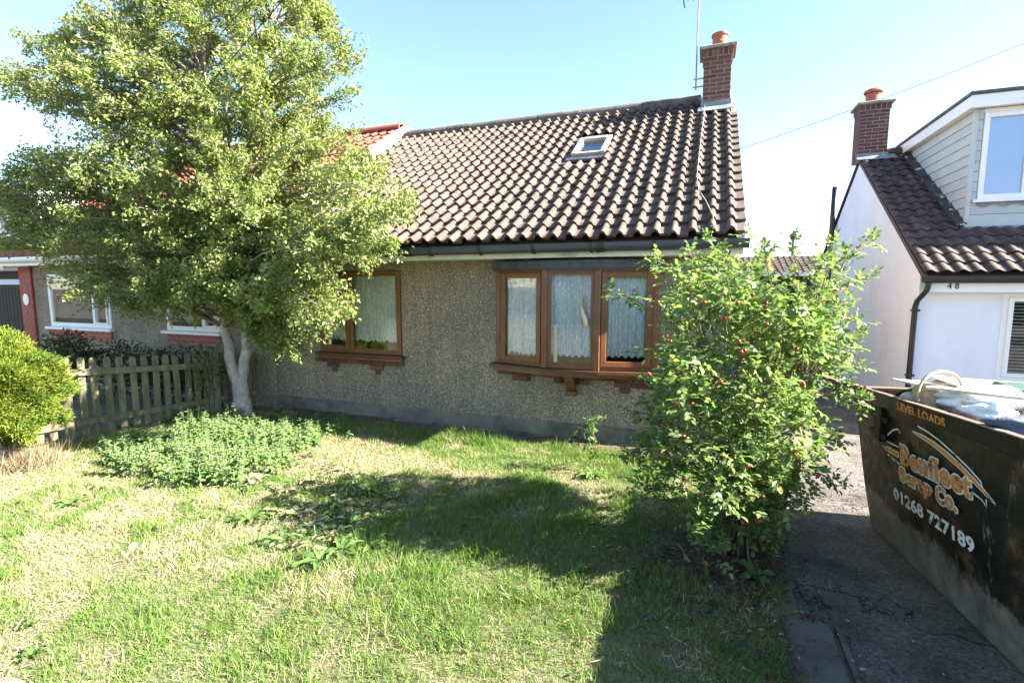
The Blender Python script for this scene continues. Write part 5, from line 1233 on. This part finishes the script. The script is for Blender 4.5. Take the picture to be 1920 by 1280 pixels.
# dandelion flowers
fm_ = MB().lathe([(.001, 0), (.012, .002), (.021, .008), (.020, .012), (.004, .013)], (0, 0, 0), 10).mesh('flower_head'); fm_.materials.append(MAT['yellow']); stm = MB().tube([(0, 0, 0), (.004, 0, .07)], .003, 5).mesh('stem'); stm.materials.append(MAT['twig'])
for (x, y), lab in (((295, 893), 'yellow dandelion at the front left foot of the nettle patch'), ((413, 912), 'yellow dandelion at the front right foot of the nettle patch'), ((45, 922), 'upper of two yellow dandelions near the left edge of the lawn'), ((48, 950), 'lower of two yellow dandelions near the left edge of the lawn'), ((247, 964), 'topmost yellow dandelion of the little group on the dry lawn'), ((205, 996), 'leftmost yellow dandelion of the little group on the dry lawn'), ((376, 950), 'yellow dandelion on the dry lawn below the nettle patch'), ((430, 958), 'yellow dandelion left of the wilted dock plants'), ((545, 975), 'yellow dandelion in the middle of the dock plants'), ((305, 1000), 'rightmost yellow dandelion of the little group on the dry lawn')):
    g = gnd(x, y); t = thing('dandelion', (g[0], g[1], float(lawn_z(g[0], g[1]))), lab, 'flower', 'yellow dandelions on the lawn'); inst('stem', stm, t, t.location); inst('flower_head', fm_, t, Vector(t.location) + Vector((.004, 0, .068)), (random.uniform(-.4, .4), random.uniform(-.4, .4), 0))

# behind the fence: low garden plants, bird bath, ivy
bbp = gnd(172, 760); bth = thing('bird_bath', (-8.6, 4.7, 0), 'dark bowl of a bird bath showing above the picket fence', 'bird bath'); q = wallp(172, 660, 4.9)
bth.location = (q[0], q[1], 0)
MB().lathe([(.06, 0), (.05, .1), (.04, q[2] - .1), (.10, q[2] - .06), (.19, q[2] - .01), (.20, q[2] + .015), (.17, q[2] + .01), (.05, q[2] - .03)], (q[0], q[1], 0), 18).build('bowl', MAT['black'], bth)
def shrub(name, label, c_, rad, nl, L, cols, cat='shrub', group=None, mat=None, n_st=8):
    t = thing(name, (c_[0], c_[1], 0), label, cat, group); st = MB()
    for k in range(n_st):
        a = rdir(1, .8)[0] * np.array(rad) * .8; st.tube([(c_[0], c_[1], 0), (c_[0] + a[0] * .4, c_[1] + a[1] * .4, c_[2]), (c_[0] + a[0], c_[1] + a[1], max(.1, c_[2] + a[2]))], [.010, .007, .003], 5, False)
    st.build('stem', MAT['twig'], t, recalc=False)
    d = rdir(nl); p = np.array(c_) + d * (rng.random(nl) ** .4)[:, None] * np.array(rad) * (1 + .2 * np.sin(d[:, :1] * 7 + d[:, 2:] * 5)); k = p[:, 2] > .03; p = p[k]; d = d[k]
    leaves('foliage', p, d + rdir(len(p)), rdir(len(p), .8), rng.uniform(.7, 1.2, len(p)) * L, L * .5, mixcol(len(p), cols, [1] * len(cols)), mat or MAT['leaf'], 'diamond', t)["kind"] = "stuff"
DK = [(.05, .075, .028), (.07, .10, .035), (.10, .09, .05)]  # dark leaf tones stand in for the tree's shade behind the fence
for (x, y, Y), rad, lab in (((128, 668, 4.6), (.35, .3, .38), 'dark shrub behind the fence next to the golden conifer'), ((225, 690, 4.9), (.5, .35, .4), 'reddish low shrub behind the fence by the bird bath'), ((300, 700, 5.0), (.45, .3, .35), 'low shrub behind the middle of the picket fence'), ((370, 705, 5.15), (.4, .25, .4), 'low shrub behind the fence next to the second post')):
    shrub('garden_shrub', lab, tuple(wallp(x, y, Y)), rad, 1500, .06, DK, group='shrubs behind the picket fence')
p0 = FM @ Vector((1.55, .03, .80)); iv = shrub('ivy', 'ivy creeping over the fence pales beside the tree', (p0.x, p0.y, .62), (.10, .28, .34), 420, .055, [(.09, .14, .03), (.14, .19, .04), (.20, .20, .06)], 'ivy')

# stones and scraps on the lawn
lump('stone', np.array(gnd(597, 1040)) + np.array([0, 0, .025]), .045, MAT['stone'], 'pinkish stone lying in front of the dock plants', 'stone', 4, (1.2, .9, .7), .2, 10)
lump('stone', np.array(gnd(5, 1292)) + np.array([0, 0, -.01]), .07, MAT['stone'], 'pinkish stone at the bottom left corner of the lawn', 'stone', 9, (1.6, 1.0, .5), .12, 10)
lump('stone', np.array(gnd(250, 1025)) + np.array([0, 0, .012]), .024, MAT['cream'], 'small white pebble on the dry lawn', 'stone', 2, (1.3, 1, .6), .2, 8)

# ------------------------------------------------------------------ grass
def drive_edge(y): return .44 + .05 * np.sin(y * 3.1) + .04 * np.sin(y * 7.7 + 1) + .10 * sstep((y - 2.9) / .4) * (1 - sstep((y - 5.0) / .4))
PATCH = [(-1.75, 2.05, .55, .35, .22), (-2.2, 2.35, .5, .25, .15), (-3.7, 1.95, .6, .3, .18), (-3.0, 2.6, .4, .2, .12), (-5.2, 2.6, .7, .3, .10), (-1.0, 2.0, .3, .2, .15), (-3.6, 4.3, .6, .25, .14), (-2.2, 4.2, .4, .15, .12), (-.9, 4.45, .3, .12, .15)]
N = 470000
gx = rng.uniform(-7.6, .62, N); gy = rng.uniform(.6, 5.46, N)
dist = np.hypot(gx, gy)
dry = fbm(gx, gy, 1.15, 31) * .65 + vnoise(gx, gy, 5.5, 37) * .35
u_ = 960 + FPX * (gx * RT[0] + gy * RT[1]) / (gx * FW[0] + gy * FW[1] - HC * FW[2]); vdepth = gx * FW[0] + gy * FW[1] - HC * FW[2]
lush = sstep((gx + 4.2) / 2.2) * .10 + sstep((gy - 3.6) / 1.2) * .08 - .05 + .34 * np.exp(-(((gx + 1.1) / 1.35) ** 2 + ((gy - 3.0) / .85) ** 2)) + .10 * sstep((gy - 4.6) / .6) * sstep((gx + 4.8) / 1.5)         # greener right and by the wall; bush shadow deepened with lush green colour
dry = dry - lush + sum(a_ * np.exp(-(((gx - cx0) / rx_) ** 2 + ((gy - cy0) / ry_) ** 2)) for cx0, cy0, rx_, ry_, a_ in PATCH)
nearbush = np.exp(-((((gx - .18) / .50) ** 2 + ((gy - 3.38) / .50) ** 2) ** 2))
dens = np.clip(1.02 - 1.1 * np.clip(dry - .42, 0, 1) - .95 * nearbush, .08, 1)
inview = (vdepth > .5) & (u_ > -120) & (u_ < 1750)
wallgap = gy < 5.36 - .05 * np.sin(gx * 2.3) - .10 * vnoise(gx, gy, 3, 8)
k = (rng.random(N) < dens) & ((gx < drive_edge(gy)) | ((gx < .60) & (vnoise(gx, gy, 6, 91) > .66) & (rng.random(N) < .5))) & inview & wallgap & ~((gx < -6.9 + .26 * (gy - 3.2) - .3))
gx, gy, dry, dist, nearbush = gx[k], gy[k], dry[k], dist[k], nearbush[k]; n = len(gx)
tall = (.020 + .042 * rng.random(n) ** 1.8) * (1.15 - .9 * np.clip(dry - .3, 0, .5)) * (.55 + 1.0 * vnoise(gx, gy, 7.5, 79)) * (1 + .6 * (vnoise(gx, gy, 2.3, 77) > .66)) * (1 + .7 * sstep((gy - 4.7) / .5) * (rng.random(n) > .4))
az = rng.random(n) * 6.283; lean = np.abs(rng.normal(size=n)) * .75 + .2 + .6 * np.clip(dry - .45, 0, .4)
d = np.stack([np.cos(az) * lean, np.sin(az) * lean, np.ones(n)], -1)
az2 = rng.random(n) * 6.283; nr = np.stack([np.cos(az2), np.sin(az2), np.zeros(n)], -1)
pos = np.stack([gx, gy, lawn_z(gx, gy) - .004], -1)
g1 = np.array([(.090, .170, .026), (.125, .22, .035), (.175, .265, .055), (.11, .195, .045)])[rng.integers(0, 4, n)]
s1 = np.array([(.42, .355, .22), (.34, .28, .175), (.48, .42, .28)])[rng.integers(0, 3, n)]
isdry = rng.random(n) < np.clip((dry - .33) * 2.7, .08, .82)
colg = np.where(isdry[:, None], s1, g1) * (1 + rng.normal(size=(n, 1)) * .14)
go = leaves('grass', pos, d, nr, np.where(isdry, tall * .8, tall), rng.uniform(.0020, .0036, n) * (1 + .12 * dist), np.clip(colg, .01, .85), MAT['grass'], 'blade', None, 1.0)
tag(go, 'patchy green and straw-coloured grass covering the front lawn', 'grass', kind='stuff')
# dry thatch lying flat
N = 42000; gx = rng.uniform(-7.0, .5, N); gy = rng.uniform(.6, 5.3, N); dv = fbm(gx, gy, 1.15, 31) * .65 + vnoise(gx, gy, 5.5, 37) * .35 - (sstep((gx + 4.2) / 2.2) * .10 + sstep((gy - 3.6) / 1.2) * .08 - .05 + .34 * np.exp(-(((gx + 1.1) / 1.35) ** 2 + ((gy - 3.0) / .85) ** 2)))  # straw thinned inside the bush shadow to keep its colour deep
k = (rng.random(N) < np.clip((dv - .40) * 2.4, .03, 1)) & (gx < drive_edge(gy)); gx, gy = gx[k], gy[k]; n = len(gx); az = rng.random(n) * 6.283
th = leaves('dry_thatch', np.stack([gx, gy, lawn_z(gx, gy) + rng.uniform(.004, .022, n)], -1), np.stack([np.cos(az), np.sin(az), rng.normal(size=n) * .15], -1), np.tile((0, 0, 1.0), (n, 1)) + rng.normal(size=(n, 3)) * .3, rng.uniform(.03, .09, n), rng.uniform(.003, .007, n), np.clip(np.array([(.44, .36, .23)]) * (1 + rng.normal(size=(n, 1)) * .2), .05, .8), MAT['grass'], 'blade', None, .3)
tag(th, 'dry straw thatch lying flat between the grass blades', 'thatch', kind='stuff')
# dry tussock below the conifer
n = 1700; a = rng.normal(size=(n, 2)) * np.array([.17, .13]); pos = np.stack([CB.x + .12 + a[:, 0], CB.y + .05 + a[:, 1], np.zeros(n)], -1)
ts = leaves('dry_tussock', pos, np.concatenate([rng.normal(size=(n, 2)) * .5, np.ones((n, 1))], 1), rdir(n), rng.uniform(.10, .27, n), .005, mixcol(n, [(.28, .22, .14), (.20, .15, .095), (.35, .29, .195)], [1, 1, 1]), MAT['grass'], 'blade', None, 1.2)
tag(ts, 'tangle of dry brown grass under the golden conifer', 'grass', kind='stuff')
# fallen leaves and grit by the drive edge
n = 620; gx = rng.normal(.50, .18, n); gy = rng.uniform(2.3, 4.4, n); zz = np.where(gx < .5, .03, .004); az = rng.random(n) * 6.283
fl_ = leaves('fallen_leaves', np.stack([gx, gy, zz + rng.random(n) * .012], -1), np.stack([np.cos(az), np.sin(az), rng.normal(size=n) * .2], -1), np.tile((0, 0, 1.0), (n, 1)) + rng.normal(size=(n, 3)) * .35, rng.uniform(.014, .036, n), rng.uniform(.009, .020, n), mixcol(n, [(.11, .025, .02), (.09, .045, .025), (.22, .10, .04), (.34, .31, .26), (.08, .055, .035)], [.3, .3, .08, .07, .25]), MAT['nettle'], 'oval', None)
n = 1500; gx2 = rng.normal(.12, .38, n); gy2 = rng.normal(3.15, .45, n); k = gx2 < .5; gx2, gy2 = gx2[k], gy2[k]; n = len(gx2); az = rng.random(n) * 6.283
lt_ = leaves('leaf_litter', np.stack([gx2, gy2, lawn_z(gx2, gy2) + .018 + rng.random(n) * .02], -1), np.stack([np.cos(az), np.sin(az), rng.normal(size=n) * .25], -1), np.tile((0, 0, 1.0), (n, 1)) + rng.normal(size=(n, 3)) * .5, rng.uniform(.015, .06, n), rng.uniform(.005, .016, n), mixcol(n, [(.10, .06, .04), (.17, .12, .075), (.07, .045, .03), (.30, .27, .21), (.13, .03, .02)], [.3, .3, .2, .08, .12]), MAT['nettle'], 'oval', None)
tag(lt_, 'brown dead leaves and twigs on the soil under the rose bush', 'leaf litter', kind='stuff')
tag(fl_, 'dark red and brown fallen leaves along the edge of the drive', 'leaves', kind='stuff')
n = 7000; gx = rng.uniform(.5, 2.4, n); gy = rng.uniform(2.0, 7.0, n); az = rng.random(n) * 6.283
gtt = leaves('grit', np.stack([gx, gy, drive_z(gy) - .008 + rng.random(n) * .004], -1), np.stack([np.cos(az), np.sin(az), rng.normal(size=n) * .2], -1), np.tile((0, 0, 1.0), (n, 1)) + rng.normal(size=(n, 3)) * .4, rng.uniform(.006, .016, n), rng.uniform(.005, .011, n), mixcol(n, [(.26, .24, .215), (.14, .12, .10), (.06, .05, .042), (.20, .10, .045)], [.35, .3, .28, .07]), MAT['nettle'], 'oval', None)
tag(gtt, 'loose grit and leaf scraps scattered over the drive', 'grit', kind='stuff')

# ------------------------------------------------------------------ across the road (seen in the window panes)
rd = MB().box(-60, 60, -13, -7, -.44, -.10).build('road', MAT['slab']); rd["kind"] = "structure"
n = 26000; hx = rng.uniform(-26, 22, n); hy = -15.2 + rng.normal(size=n) * .45; hz = rng.uniform(-.1, 1.0, n) * (1.35 + .25 * np.sin(hx * 1.3) + .2 * np.sin(hx * 3.7))
hd = thing('street_hedge', (0, -15.2, -.3), 'green hedge across the road mirrored in the window panes', 'hedge')
MB().box(-26, 22, -15.5, -14.9, -.4, .9).build('stem', MAT['gate'], hd)
leaves('foliage', np.stack([hx, hy, hz], -1), rdir(n), rdir(n, .6), .22, .13, mixcol(n, [(.09, .14, .04), (.13, .18, .05)], [1, 1]), MAT['leaf'], 'diamond', hd)["kind"] = "stuff"
for x0, lab in ((-17, 'brick house across the road, mirrored in the left panes'), (1, 'brick house across the road, mirrored in the right panes')):
    oh = thing('opposite_house', (x0 + 5, -22, -.4), lab, 'house', 'houses across the road')
    MB().box(x0, x0 + 10, -29, -22, -.4, 2.5).build('wall', MAT['brick'], oh)
    MB().prism([(x0 - .3, -21.6, 2.4), (x0 - .3, -25.5, 4.9), (x0 - .3, -29.4, 2.4)], (10.6, 0, 0)).build('roof', MAT['tilefar'], oh)
    for k in (1.2, 6.2): MB().box(x0 + k, x0 + k + 2.2, -21.99, -21.93, .7, 1.9, None, .02).build('window', MAT['white'], oh)
